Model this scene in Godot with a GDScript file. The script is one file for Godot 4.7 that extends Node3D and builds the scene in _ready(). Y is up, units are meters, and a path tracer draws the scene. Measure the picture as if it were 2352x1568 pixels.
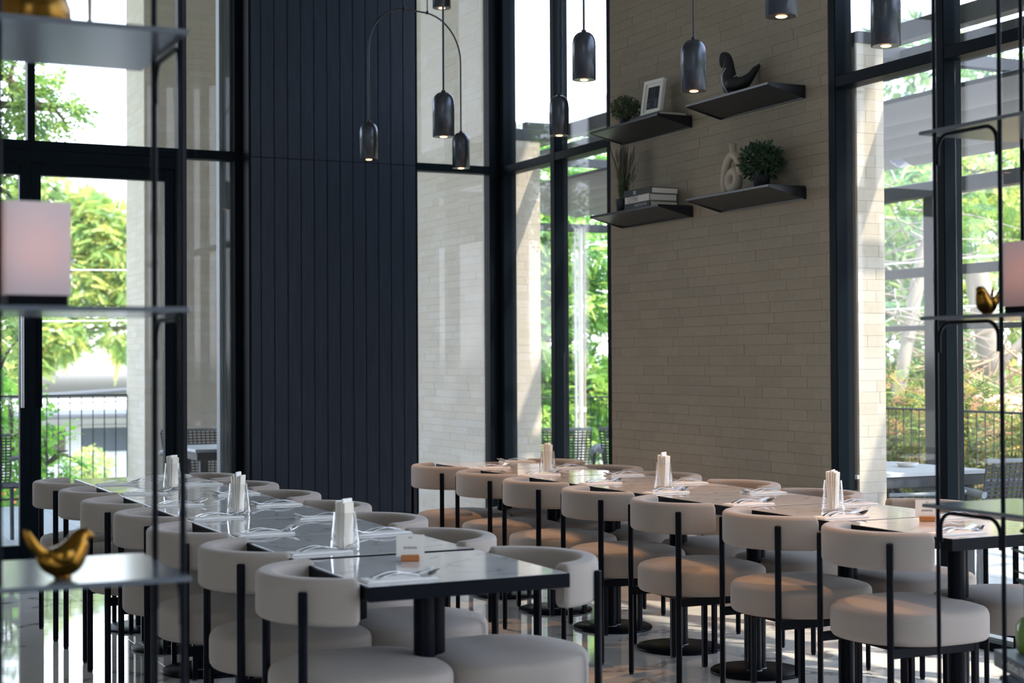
extends Node3D
# A tall restaurant room: two rows of square tables with barrel chairs, glazed corner, brick feature wall with shelves.
# Axes: x to the right along the far glass wall, -z along the table rows, y up, metres.

var M := {}
var taken := {}
var cache := {}
var rng := RandomNumberGenerator.new()
const EYE := Vector3(0, 1.35, 0)
const SEATS := ["nearest the camera", "second from the camera", "third from the camera", "fourth from the camera", "third from the far end", "second from the far end", "at the far end"]

# ---------------------------------------------------------------- nodes
func numbered(n: String) -> String:
	if not taken.has(n):
		taken[n] = 0
		return n
	taken[n] += 1
	return "%s_%03d" % [n, taken[n]]

func tag(o: Node3D, label: String, category: String, group := "", kind := "") -> Node3D:
	if label: o.set_meta("label", label)
	if category: o.set_meta("category", category)
	if group: o.set_meta("group", group)
	if kind: o.set_meta("kind", kind)
	return o

func thing(called: String, label: String, category: String, at := Vector3.ZERO, turn := 0.0, group := "", kind := "") -> Node3D:
	var o := Node3D.new()
	o.name = numbered(called)
	add_child(o)
	o.position = at
	o.rotation.y = turn
	tag(o, label, category, group, kind)
	return o

func part(parent: Node3D, called: String, mesh: Mesh, m: Material, at := Vector3.ZERO, b := Basis.IDENTITY) -> MeshInstance3D:
	var o := MeshInstance3D.new()
	o.name = called
	o.mesh = mesh
	o.material_override = m
	o.transform = Transform3D(b, at)
	parent.add_child(o, true)
	return o

func solo(called: String, label: String, category: String, mesh: Mesh, m: Material, at := Vector3.ZERO, turn := 0.0, group := "", kind := "") -> MeshInstance3D:
	var o := MeshInstance3D.new()
	o.name = numbered(called)
	o.mesh = mesh
	o.material_override = m
	add_child(o)
	o.position = at
	o.rotation.y = turn
	tag(o, label, category, group, kind)
	return o

func copy(src: Node3D, at: Vector3, turn: float, label: String) -> Node3D:
	var base: String = src.name
	var c: Node3D = src.duplicate()
	c.name = numbered(base)
	add_child(c)
	c.position = at
	c.rotation.y = turn
	c.set_meta("label", label)
	return c

# ---------------------------------------------------------------- meshes
func S() -> SurfaceTool:
	var st := SurfaceTool.new()
	st.begin(Mesh.PRIMITIVE_TRIANGLES)
	return st

func done(st: SurfaceTool) -> ArrayMesh:
	st.generate_normals()
	return st.commit()

func poly(st: SurfaceTool, p: Array, center: Vector3, sg := -1) -> void:
	var mid := Vector3.ZERO
	for q in p: mid += q
	mid /= p.size()
	var n: Vector3 = (p[2] - p[0]).cross(p[1] - p[0])
	if n.dot(mid - center) < 0: p.reverse()
	st.set_smooth_group(sg)
	for i in range(1, p.size() - 1):
		for q in [p[0], p[i], p[i + 1]]: st.add_vertex(q)

func add_box(st: SurfaceTool, at: Vector3, size: Vector3, bev := 0.0, b := Basis.IDENTITY) -> void:
	var h := size / 2
	if bev <= 0.0:
		for ax in 3:
			for s in [-1.0, 1.0]:
				var q := []
				for uv in [[-1, -1], [-1, 1], [1, 1], [1, -1]]:
					var v := Vector3.ZERO
					v[ax] = s * h[ax]
					v[(ax + 1) % 3] = uv[0] * h[(ax + 1) % 3]
					v[(ax + 2) % 3] = uv[1] * h[(ax + 2) % 3]
					q.append(at + b * v)
				poly(st, q, at)
		return
	var i := h - Vector3.ONE * bev
	for ax in 3:
		var a1 := (ax + 1) % 3
		var a2 := (ax + 2) % 3
		for s in [-1.0, 1.0]:
			var q := []
			for uv in [[-1, -1], [-1, 1], [1, 1], [1, -1]]:
				var v := Vector3.ZERO
				v[ax] = s * h[ax]; v[a1] = uv[0] * i[a1]; v[a2] = uv[1] * i[a2]
				q.append(at + b * v)
			poly(st, q, at)
			for t in [-1.0, 1.0]:
				var e := []
				for w in [[-1, 0], [1, 0], [1, 1], [-1, 1]]:
					var v := Vector3.ZERO
					v[a2] = w[0] * i[a2]
					v[ax] = s * (h[ax] if w[1] == 0 else i[ax])
					v[a1] = t * (i[a1] if w[1] == 0 else h[a1])
					e.append(at + b * v)
				poly(st, e, at)
	for sx in [-1.0, 1.0]:
		for sy in [-1.0, 1.0]:
			for sz in [-1.0, 1.0]:
				var q := []
				for ax in 3:
					var v := Vector3(sx * i.x, sy * i.y, sz * i.z)
					v[ax] = [sx, sy, sz][ax] * h[ax]
					q.append(at + b * v)
				poly(st, q, at)

func cbox(size: Vector3, bev := 0.003) -> ArrayMesh:
	var key := [size, bev]
	if not cache.has(key):
		var st := S()
		add_box(st, Vector3.ZERO, size, bev)
		cache[key] = done(st)
	return cache[key]

func span(a: Vector3, b: Vector3, bev := 0.003) -> Array:      # box mesh and its place from two corners
	return [cbox((b - a).abs(), bev), (a + b) / 2]

func pbox(parent: Node3D, called: String, a: Vector3, b: Vector3, m: Material, bev := 0.003) -> MeshInstance3D:
	var s := span(a, b, bev)
	return part(parent, called, s[0], m, s[1])

func add_tris(st: SurfaceTool, t: PackedVector3Array, sg: PackedInt32Array) -> void:
	var c := Vector3.ZERO
	for v in t: c += v
	c /= maxf(1, t.size())
	var vol := 0.0
	for k in range(0, t.size(), 3): vol += (t[k] - c).dot((t[k + 1] - c).cross(t[k + 2] - c))
	for k in range(0, t.size(), 3):
		st.set_smooth_group(sg[k / 3])
		st.add_vertex(t[k])
		st.add_vertex(t[k + 2] if vol > 0 else t[k + 1])
		st.add_vertex(t[k + 1] if vol > 0 else t[k + 2])

func add_grid(st: SurfaceTool, rows: Array, wrap := true, cap0 := true, cap1 := true, flat := false) -> void:
	var t := PackedVector3Array()
	var sg := PackedInt32Array()
	var n: int = rows[0].size()
	for i in rows.size() - 1:
		for j in (n if wrap else n - 1):
			var k := (j + 1) % n
			t.append_array([rows[i][j], rows[i][k], rows[i + 1][k], rows[i][j], rows[i + 1][k], rows[i + 1][j]])
			var g := -1 if flat else 0
			sg.append_array([g, g])
	for e in [[cap0, 0], [cap1, rows.size() - 1]]:
		if e[0]:
			var r = rows[e[1]]
			var c := Vector3.ZERO
			for v in r: c += v
			c /= n
			for j in n:
				var k := (j + 1) % n
				if e[1] == 0: t.append_array([r[k], r[j], c])
				else: t.append_array([r[j], r[k], c])
				sg.append(1 + e[1])
	add_tris(st, t, sg)

func add_tube(st: SurfaceTool, path: Array, r, n := 8, flatten := 1.0) -> void:   # r: number or one per point
	var rows := []
	var side := Vector3.ZERO
	for i in path.size():
		var d: Vector3 = (path[mini(i + 1, path.size() - 1)] - path[maxi(i - 1, 0)]).normalized()
		if i == 0:
			side = d.cross(Vector3.UP if absf(d.y) < 0.9 else Vector3.RIGHT).normalized()
		else:
			side = (side - d * side.dot(d)).normalized()
		var up := side.cross(d)
		var rr: float = r[i] if r is Array else r
		var ring := PackedVector3Array()
		for j in n:
			var a := TAU * j / n
			ring.append(path[i] + (side * cos(a) * flatten + up * sin(a)) * rr)
		rows.append(ring)
	add_grid(st, rows)

func tube(path: Array, r, n := 8, flatten := 1.0) -> ArrayMesh:
	var st := S()
	add_tube(st, path, r, n, flatten)
	return done(st)

func add_lathe(st: SurfaceTool, prof: Array, n := 24, at := Vector3.ZERO) -> void:
	var rows := []
	for p in prof:
		var ring := PackedVector3Array()
		for j in n: ring.append(at + Vector3(p[0] * cos(TAU * j / n), p[1], p[0] * sin(TAU * j / n)))
		rows.append(ring)
	add_grid(st, rows, true, prof[0][0] > 0.0005, prof[-1][0] > 0.0005)

func lathe(prof: Array, n := 24) -> ArrayMesh:
	var st := S()
	add_lathe(st, prof, n)
	return done(st)

func arc(c: Vector3, u: Vector3, v: Vector3, r: float, a0: float, a1: float, n: int) -> Array:
	var p := []
	for i in n + 1:
		var a := deg_to_rad(lerpf(a0, a1, float(i) / n))
		p.append(c + (u * cos(a) + v * sin(a)) * r)
	return p

func spline(pts: Array, n: int) -> Array:
	var c := []
	for i in pts.size() - 1:
		var p0 = pts[maxi(i - 1, 0)]; var p1 = pts[i]; var p2 = pts[i + 1]; var p3 = pts[mini(i + 2, pts.size() - 1)]
		for k in n:
			var t := float(k) / n
			c.append(0.5 * ((2.0 * p1) + (p2 - p0) * t + (2.0 * p0 - 5.0 * p1 + 4.0 * p2 - p3) * t * t + (3.0 * p1 - p0 - 3.0 * p2 + p3) * t * t * t))
	c.append(pts[-1])
	return c

# ---------------------------------------------------------------- materials
func mat(hex: String, rough := 0.6, metal := 0.0) -> StandardMaterial3D:
	var m := StandardMaterial3D.new()
	m.albedo_color = Color(hex)
	m.roughness = rough
	m.metallic = metal
	return m

func noise_tex(freq: float, ramp: Array, seed_: int, size := 512, ridged := false, octaves := 4, warp := 0.0) -> NoiseTexture2D:
	var f := FastNoiseLite.new()
	f.seed = seed_
	f.frequency = freq
	f.fractal_octaves = octaves
	f.fractal_type = FastNoiseLite.FRACTAL_RIDGED if ridged else FastNoiseLite.FRACTAL_FBM
	if warp > 0:
		f.domain_warp_enabled = true
		f.domain_warp_amplitude = warp
		f.domain_warp_frequency = freq * 0.8
	var t := NoiseTexture2D.new()
	t.width = size; t.height = size; t.seamless = true; t.noise = f
	if ramp:
		var g := Gradient.new()
		var off := PackedFloat32Array(); var col := PackedColorArray()
		for r in ramp:
			off.append(r[0]); col.append(Color(r[1]))
		g.offsets = off; g.colors = col
		t.color_ramp = g
	return t

func tri(m: StandardMaterial3D, scale: float, world := true) -> StandardMaterial3D:
	m.uv1_triplanar = true
	m.uv1_world_triplanar = world
	m.uv1_scale = Vector3.ONE * scale
	return m

func pane_mat(alpha: float, hex := "dfe8ea") -> StandardMaterial3D:
	var m := mat(hex, 0.0)
	m.transparency = BaseMaterial3D.TRANSPARENCY_ALPHA
	m.albedo_color.a = alpha
	return m

func make_materials() -> void:
	M.black = mat("0c1018", 0.38); M.black.metallic_specular = 0.2                        # powder coated steel
	M.frame = mat("0b141b", 0.42); M.frame.metallic_specular = 0.14
	M.silver = mat("5d676e", 0.5, 0.15)
	M.shelf = mat("111820", 0.36); M.shelf.metallic_specular = 0.5
	M.rack_shelf = mat("5f666f", 0.16)
	var grain := noise_tex(0.02, [[0.0, "1a2431"], [0.5, "1e2937"], [1.0, "242f3e"]], 5, 512)
	M.board = tri(mat("ffffff", 0.45), 1.0); M.board.metallic_specular = 0.35; M.board.albedo_texture = grain
	M.board.uv1_scale = Vector3(3.0, 0.25, 3.0)
	var bt := noise_tex(0.03, [[0.0, "c2bbaf"], [0.5, "c7c0b4"], [1.0, "cbc5ba"]], 7, 512)
	M.bricks = []
	for h in ["ffffff", "fbf9f6", "f6f4ef", "fcf9f4"]:
		var m := tri(mat(h, 0.85), 1.4)
		m.albedo_texture = bt
		M.bricks.append(m)
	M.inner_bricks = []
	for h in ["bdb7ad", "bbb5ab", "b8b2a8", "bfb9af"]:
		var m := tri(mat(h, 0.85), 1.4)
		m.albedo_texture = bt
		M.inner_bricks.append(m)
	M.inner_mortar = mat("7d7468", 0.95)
	M.mortar = mat("a39b8d", 0.95)
	M.plaster = mat("c9c5bd", 0.9)
	M.ceiling = mat("a8a8a8", 0.9)
	var marble := noise_tex(0.0028, [[0.0, "e6e4df"], [0.70, "e2e0db"], [0.78, "c9c7c3"], [0.84, "8f8d8b"], [0.88, "d9d7d2"], [1.0, "dedcd7"]], 21, 1024, true, 4, 60.0)
	M.tile = tri(mat("ffffff", 0.04), 0.42); M.tile.metallic_specular = 0.62; M.tile.albedo_texture = marble
	M.grout = mat("77746f", 0.8)
	var stone := noise_tex(0.004, [[0.0, "d3d1cf"], [0.75, "cecccb"], [0.92, "b5b3b3"], [1.0, "8b898b"]], 33, 1024, true, 4, 50.0)
	M.stone = tri(mat("ffffff", 0.06), 0.9); M.stone.albedo_texture = stone
	M.stone.metallic_specular = 0.42
	var weave := noise_tex(0.25, [[0.0, "7d746d"], [0.42, "9d948c"], [0.58, "a59b93"], [1.0, "bdb3aa"]], 3, 512)
	M.fabric = tri(mat("ffffff", 0.95), 3.0, false); M.fabric.albedo_texture = weave
	M.fabric.rim_enabled = true; M.fabric.rim = 0.35; M.fabric.rim_tint = 0.4
	M.steel = mat("d5d5d6", 0.16, 1.0)
	M.napkin = mat("efeeec", 0.85)
	M.paper = mat("f1efe9", 0.8)
	M.ivory = mat("e8dfcf", 0.8)
	M.holder = pane_mat(0.03, "e6eef0")
	M.pane = pane_mat(0.03, "eef4f4"); M.pane.metallic_specular = 0.3
	M.orange = mat("b8743c", 0.5)
	M.ink = mat("3a3a40", 0.8)
	M.pendant = mat("464c56", 0.27, 0.7)
	M.inside = mat("3c3531", 0.5, 0.3)
	M.cord = mat("262a31", 0.5)
	M.glow = mat("ffd9b0", 0.5); M.glow.emission_enabled = true; M.glow.emission = Color("ffb070"); M.glow.emission_energy_multiplier = 6.0
	M.gold = mat("7d5a22", 0.2, 1.0)
	M.bronze = mat("6e5022", 0.25, 1.0)
	M.statue = mat("12161d", 0.45)
	M.edging = mat("b9bcc0", 0.6)
	M.clay = mat("b3a898", 0.85)
	M.pot = mat("1c2027", 0.6)
	M.green_glass = mat("5b7d1e", 0.12); M.green_glass.clearcoat_enabled = true
	M.shade = mat("dddbe2", 0.9); M.shade.backlight = Color(0.7, 0.66, 0.64); M.shade.backlight_enabled = true
	M.deck = mat("9fa6aa", 0.6)
	M.pave = mat("c4c3bd", 0.75)
	M.rail = mat("12161b", 0.6)
	M.rattan = mat("3a4048", 0.7)
	M.rattan_light = mat("7d858a", 0.7)
	M.white = mat("e9e9e6", 0.7)
	M.tabletop_out = mat("b9bec2", 0.5)
	M.post_out = mat("1d242a", 0.6)
	M.beam_out = mat("1e262d", 0.5)
	M.awning = mat("8d8e92", 0.9); M.awning.backlight_enabled = true; M.awning.backlight = Color(0.10, 0.10, 0.10)
	M.roof_glass = pane_mat(0.15, "c9dfe2")
	M.roof_pale = mat("e6e8ea", 0.8)
	M.roof_dark = mat("5c6066", 0.8)
	M.window_brown = mat("6d6258", 0.5)
	M.window_grey = mat("59626b", 0.4)
	M.terracotta = mat("c07050", 0.85)
	M.peach = mat("dfae92", 0.85)
	M.bark = mat("6a5d50", 0.9)
	M.pale_bark = mat("9a9082", 0.9)
	M.dry = mat("a78f72", 0.9)
	M.soil = mat("7f8467", 0.95)
	M.leaf = mat("ffffff", 0.55)
	M.leaf.vertex_color_use_as_albedo = true
	M.leaf.backlight_enabled = true; M.leaf.backlight = Color(0.9, 0.9, 0.9)
	M.leaf.cull_mode = BaseMaterial3D.CULL_DISABLED
	M.herb = mat("55664a", 0.7)
	M.herb_dark = mat("2a4631", 0.7)
	M.lavender = mat("5f5a52", 0.8)
	M.book_black = mat("24262b", 0.6)
	M.book_white = mat("c9c6c0", 0.7)
	M.photo_dark = mat("151a24", 0.7)
	M.photo_grey = mat("464d5b", 0.7)
	M.handle = mat("aab0b4", 0.3, 0.8)

# ---------------------------------------------------------------- scene
func _ready() -> void:
	rng.seed = 20
	# camera
	var cam := Camera3D.new()
	cam.name = "camera"
	add_child(cam)
	var yaw := 0.449106; var pitch := 0.0131963; var roll := -0.00531751
	var fwd := Vector3(sin(yaw) * cos(pitch), sin(pitch), -cos(yaw) * cos(pitch))
	var right := Vector3(cos(yaw), 0, sin(yaw))
	var up := right.cross(fwd)
	cam.transform = Transform3D(Basis(right * cos(roll) + up * sin(roll), up * cos(roll) - right * sin(roll), -fwd), EYE)
	cam.keep_aspect = Camera3D.KEEP_HEIGHT
	cam.current = true
	var lens := CameraAttributesPhysical.new()
	lens.frustum_focal_length = 79.291
	lens.frustum_focus_distance = 6.8
	lens.frustum_near = 0.05
	lens.frustum_far = 400.0
	lens.exposure_aperture = 5.0
	cam.attributes = lens
	cam.fov = rad_to_deg(2.0 * atan(784.0 / 3552.26))
	# sky, exposure
	var env := Environment.new()
	env.background_mode = Environment.BG_SKY
	var sky := Sky.new()
	var sm := ProceduralSkyMaterial.new()
	sm.sky_top_color = Color(0.80, 0.88, 1.0)
	sm.sky_horizon_color = Color(0.97, 0.98, 1.0)
	sm.ground_bottom_color = Color(0.45, 0.47, 0.42)
	sm.ground_horizon_color = Color(0.80, 0.83, 0.82)
	sm.sky_energy_multiplier = 1.9
	sm.ground_energy_multiplier = 0.8
	sm.sun_angle_max = 1.0
	sky.sky_material = sm
	env.sky = sky
	env.tonemap_mode = Environment.TONE_MAPPER_LINEAR
	env.tonemap_exposure = 1.3
	env.sdfgi_enabled = true; env.ssao_enabled = true; env.ssil_enabled = true
	var we := WorldEnvironment.new()
	we.name = "world_environment"
	we.environment = env
	add_child(we)
	var sun := DirectionalLight3D.new()
	sun.name = "sun"
	add_child(sun)
	sun.look_at_from_position(Vector3(0.33, 0.80, 0.50), Vector3.ZERO)
	sun.light_color = Color(1.0, 0.95, 0.86)
	sun.light_energy = 2.0
	sun.light_angular_distance = 1.0
	sun.shadow_enabled = true
	sun.sky_mode = DirectionalLight3D.SKY_MODE_LIGHT_ONLY
	make_materials()
	build_room()
	build_cladding()
	build_outside()
	build_tables_and_chairs()
	build_settings()
	build_pendants()
	build_wall_shelves()
	build_racks()
	build_greenery()

# ---------------------------------------------------------------- bricks
func brick_wall(parent: Node3D, o: Vector3, along: Vector3, out: Vector3, w: float, h: float, seed_: int, most := 300, seen_y := Vector2(0.9, 4.3), mats: Array = M.bricks) -> void:
	var r := RandomNumberGenerator.new()
	r.seed = seed_
	var bh := 0.06
	var bl := 0.24
	var b := Basis(along, Vector3.UP, along.cross(Vector3.UP))
	var all := []
	for row in int(h / bh):
		var x: float = -[0.0, 0.12, 0.06, 0.18, 0.10][(row * 2 + r.randi() % 2) % 5]
		while x < w - 0.005:
			var x0 := maxf(x, 0.0)
			var x1 := minf(x + bl, w)
			if x1 - x0 > 0.012:
				var c := o + along * (x0 + x1) / 2 + Vector3.UP * (row + 0.5) * bh + out * (0.009 + r.randf_range(-0.0008, 0.0008))
				var size := Vector3(snappedf(x1 - x0 - 0.0008, 0.0002), bh - 0.0008, 0.018)
				var seen := c.y > seen_y.x and c.y < seen_y.y
				all.append([(0.0 if seen else 100.0) + c.distance_to(EYE), c, size, r.randi() % 4])
			x += bl
	all.sort_custom(func(p, q): return p[0] < q[0])
	var rest := []
	for k in 4: rest.append(null)
	for k in all.size():
		var a = all[k]
		var me := cbox(a[2], 0.0005)
		if k < most:
			part(parent, "brick", me, mats[a[3]], a[1], b)
		else:
			if rest[a[3]] == null: rest[a[3]] = S()
			rest[a[3]].append_from(me, 0, Transform3D(b, a[1]))
	var joined: ArrayMesh = null
	for k in 4:
		if rest[k] != null:
			joined = rest[k].commit(joined)
			joined.surface_set_material(joined.get_surface_count() - 1, mats[k])
	if joined:
		var ob := MeshInstance3D.new()
		ob.name = "brick"
		ob.mesh = joined
		parent.add_child(ob, true)
		ob.set_meta("kind", "stuff")

# ---------------------------------------------------------------- room
func mullion(parent: Node3D, a: Vector3, b: Vector3) -> void:
	pbox(parent, "mullion", a, b, M.frame, 0.004)

func build_room() -> void:
	const TOP := 5.9
	var fl := thing("floor", "glossy pale marble tile floor with grey veins", "floor", Vector3.ZERO, 0, "", "structure")
	pbox(fl, "slab", Vector3(-3.2, -0.25, -10.95), Vector3(5.25, -0.012, 3.2), M.grout, 0.0)
	pbox(fl, "rear_paving", Vector3(-3.2, -0.0119, -2.401), Vector3(5.25, 0, 3.2), M.tile, 0.0)
	pbox(fl, "side_paving", Vector3(-3.2, -0.0119, -10.9), Vector3(-0.001, 0, -2.401), M.tile, 0.0)
	for i in 7:
		for j in 11:
			var x0 := i * 0.8
			var z0 := -2.4 - j * 0.8
			pbox(fl, "tile", Vector3(x0 + 0.001, -0.0119, maxf(z0 - 0.799, -10.9)), Vector3(minf(x0 + 0.799, 5.2), 0, z0 - 0.001), M.tile, 0.0008)
	var ce := thing("ceiling", "plain grey ceiling slab high above the room", "ceiling", Vector3.ZERO, 0, "", "structure")
	pbox(ce, "slab", Vector3(-9.0, TOP, -16.2), Vector3(6.6, TOP + 0.3, 3.6), M.ceiling, 0.0)
	# walls out of the frame, with windows that let daylight in behind the camera
	var wf := thing("wall_front", "plain wall behind the camera with one tall window", "wall", Vector3.ZERO, 0, "", "structure")
	pbox(wf, "base_wall", Vector3(-3.4, 0, 3.0), Vector3(5.4, 0.3, 3.25), M.plaster, 0.0)
	pbox(wf, "head_wall", Vector3(-3.4, 4.6, 3.0), Vector3(5.4, TOP, 3.25), M.plaster, 0.0)
	for x in [[-3.4, -2.6], [-1.4, 5.4]]:
		pbox(wf, "pier", Vector3(x[0], 0.3, 3.0), Vector3(x[1], 4.6, 3.25), M.plaster, 0.0)
	var wl := thing("wall_left", "plain wall far left of the camera", "wall", Vector3.ZERO, 0, "", "structure")
	pbox(wl, "base_wall", Vector3(-3.4, 0, -11), Vector3(-3.2, 0.3, 3.25), M.plaster, 0.0)
	pbox(wl, "head_wall", Vector3(-3.4, 4.9, -11), Vector3(-3.2, TOP, 3.25), M.plaster, 0.0)
	for z in [[-11.0, 3.25]]:
		pbox(wl, "pier", Vector3(-3.4, 0.3, z[0]), Vector3(-3.2, 4.9, z[1]), M.plaster, 0.0)
	# far glass wall (plane z = -10.8)
	var w1 := thing("window_1", "dark framed floor to ceiling glazing of the far wall", "window", Vector3.ZERO, 0, "", "structure")
	for x in [[-0.03, 0.03], [1.585, 1.634], [2.612, 2.665], [3.012, 3.068], [4.34, 4.40], [5.02, 5.094]]:
		var low := 2.86 if x[0] > 1.5 and x[0] < 1.7 else 0.0
		mullion(w1, Vector3(x[0], low, -10.91), Vector3(x[1], TOP, -10.8))
	pbox(w1, "transom", Vector3(-0.03, 2.80, -10.908), Vector3(3.01, 2.864, -10.802), M.frame)
	pbox(w1, "transom", Vector3(4.40, 2.80, -10.908), Vector3(5.02, 2.858, -10.802), M.frame)
	pbox(w1, "head", Vector3(-0.03, TOP - 0.12, -10.909), Vector3(5.1, TOP, -10.801), M.frame)
	for x in [[2.665, 3.012], [4.40, 5.02]]:
		pbox(w1, "sill", Vector3(x[0], 0, -10.908), Vector3(x[1], 0.05, -10.802), M.frame)
		pbox(w1, "pane", Vector3(x[0], 0.05, -10.874), Vector3(x[1], 2.80, -10.866), M.pane, 0.0)
	for x in [[0.03, 1.585], [1.634, 2.612], [2.665, 3.012], [4.40, 5.02]]:
		pbox(w1, "pane", Vector3(x[0], 2.864, -10.874), Vector3(x[1], TOP - 0.12, -10.866), M.pane, 0.0)
	for k in 4:
		var x := [2.935, 2.966, 2.991, 3.024][k] as float
		pbox(w1, "track", Vector3(x, 0, -11.02 + k * 0.02), Vector3(x + [0.028, 0.022, 0.024, 0.027][k], TOP, -10.93 + k * 0.005), M.silver)
	pbox(w1, "rebate", Vector3(2.955, 0, -11.07), Vector3(3.08, TOP, -11.04), M.black)
	var ws := thing("wall_side", "plain wall continuing the glazing to the left of the doors", "wall", Vector3.ZERO, 0, "", "structure")
	pbox(ws, "wall_panel", Vector3(-3.4, 0, -10.95), Vector3(-0.04, TOP, -10.78), M.plaster, 0.0)
	# double door in it
	var d1 := thing("door_1", "black framed double glass door in the far wall", "door", Vector3.ZERO, 0, "", "structure")
	pbox(d1, "door_head", Vector3(0.03, 2.715, -10.9), Vector3(2.612, 2.80, -10.806), M.frame)
	pbox(d1, "jamb", Vector3(2.582, 0, -10.9), Vector3(2.612, 2.72, -10.806), M.frame)
	pbox(d1, "threshold", Vector3(0.03, 0, -10.9), Vector3(2.612, 0.03, -10.806), M.frame)
	for lf in [[0.03, 1.603, 0.03, 0.09], [1.606, 2.582, 0.068, 0.09]]:
		pbox(d1, "leaf_stile", Vector3(lf[0], 0.03, -10.89), Vector3(lf[0] + lf[2], 2.712, -10.815), M.frame)
		pbox(d1, "leaf_stile", Vector3(lf[1] - lf[3] + 0.022, 0.03, -10.89), Vector3(lf[1], 2.712, -10.815), M.frame)
		pbox(d1, "leaf_rail", Vector3(lf[0] + lf[2], 2.632, -10.889), Vector3(lf[1] - lf[3] + 0.022, 2.712, -10.816), M.frame)
		pbox(d1, "leaf_rail", Vector3(lf[0] + lf[2], 0.03, -10.889), Vector3(lf[1] - lf[3] + 0.022, 0.13, -10.816), M.frame)
		pbox(d1, "leaf_pane", Vector3(lf[0] + lf[2], 0.13, -10.856), Vector3(lf[1] - lf[3] + 0.022, 2.632, -10.848), M.pane, 0.0)
	part(d1, "pull_handle", tube([Vector3(1.548, 1.06, -10.78), Vector3(1.548, 2.3, -10.78)], 0.011, 10), M.handle)
	part(d1, "pull_handle", tube([Vector3(1.665, 1.06, -10.78), Vector3(1.665, 2.3, -10.78)], 0.011, 10), M.frame)
	for p in [[1.548, 1.15], [1.548, 2.2], [1.665, 1.15], [1.665, 2.2]]:
		part(d1, "handle_stud", tube([Vector3(p[0], p[1], -10.78), Vector3(p[0] + 0.03 * signf(1.6 - p[0]), p[1], -10.816)], 0.006, 8), M.frame)
	# corner post
	var t1 := thing("trim_1", "dark steel corner post where the two glass walls meet", "post", Vector3.ZERO, 0, "", "structure")
	pbox(t1, "post", Vector3(5.097, 0, -10.93), Vector3(5.23, TOP, -10.80), M.frame)
	# right glass wall (plane x = 5.1)
	var w2 := thing("window_2", "dark framed narrow glazing between the corner post and the brick wall", "window", Vector3.ZERO, 0, "", "structure")
	for z in [[-10.785, -10.722], [-9.935, -9.866], [-9.10, -9.048]]:
		mullion(w2, Vector3(5.1, 0, z[0]), Vector3(5.212, TOP, z[1]))
	for z in [[-10.722, -9.935], [-9.866, -9.10]]:
		pbox(w2, "transom", Vector3(5.102, 2.795, z[0]), Vector3(5.21, 2.855, z[1]), M.frame)
		pbox(w2, "sill", Vector3(5.102, 0, z[0]), Vector3(5.21, 0.04, z[1]), M.frame)
		pbox(w2, "pane", Vector3(5.168, 0.04, z[0]), Vector3(5.176, 2.795, z[1]), M.pane, 0.0)
		pbox(w2, "pane", Vector3(5.168, 2.855, z[0]), Vector3(5.176, TOP, z[1]), M.pane, 0.0)
	var w3 := thing("window_3", "dark framed glazing to the right of the brick wall", "window", Vector3.ZERO, 0, "", "structure")
	var zs := [-6.622, -5.785, -4.985, -4.185, -3.385, -2.585, -1.785, -0.985, 0.615, 2.2]
	for k in zs.size():
		mullion(w3, Vector3(5.1, 0, zs[k] - 0.058), Vector3(5.212, TOP, zs[k]))
		if k < zs.size() - 1:
			pbox(w3, "transom", Vector3(5.102, 2.795, zs[k]), Vector3(5.21, 2.855, zs[k + 1] - 0.058), M.frame)
			pbox(w3, "sill", Vector3(5.102, 0, zs[k]), Vector3(5.21, 0.04, zs[k + 1] - 0.058), M.frame)
			pbox(w3, "pane", Vector3(5.168, 0.04, zs[k]), Vector3(5.176, 2.795, zs[k + 1] - 0.058), M.pane, 0.0)
			pbox(w3, "pane", Vector3(5.168, 2.855, zs[k]), Vector3(5.176, TOP, zs[k + 1] - 0.058), M.pane, 0.0)
	pbox(w3, "end_wall", Vector3(5.1, 0, 2.2), Vector3(5.3, TOP, 3.1), M.plaster, 0.0)
	# brick feature wall
	var wr := thing("wall_right", "cream brick feature wall carrying the four shelves", "wall", Vector3.ZERO, 0, "", "structure")
	pbox(wr, "backing", Vector3(5.116, 0, -9.047), Vector3(5.22, TOP, -6.681), M.inner_mortar, 0.0)
	brick_wall(wr, Vector3(5.118, 0, -9.046), Vector3(0, 0, 1), Vector3(-1, 0, 0), 2.364, TOP, 11, 300, Vector2(0.9, 4.3), M.inner_bricks)

func build_cladding() -> void:
	var c := thing("wall_back", "column clad in dark vertical boards between the glass panes", "wall", Vector3.ZERO, 0, "", "structure")
	pbox(c, "core", Vector3(3.075, 0, -10.98), Vector3(4.338, 5.9, -10.642), M.black, 0.0)
	pbox(c, "return_panel", Vector3(3.063, 0, -10.8), Vector3(3.076, 5.9, -10.621), M.frame)
	pbox(c, "return_panel", Vector3(4.337, 0, -10.8), Vector3(4.349, 5.9, -10.621), M.frame)
	var xs := [3.077]
	for k in 12: xs.append(3.152 + k * 0.0985)
	xs.append(4.336)
	for k in xs.size() - 1:
		for y in [[0.0, 0.25], [0.253, 2.808], [2.811, 5.9]]:
			pbox(c, "board", Vector3(xs[k] + 0.0022, y[0], -10.643), Vector3(xs[k + 1] - 0.0022, y[1], -10.622), M.board, 0.002)

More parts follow.
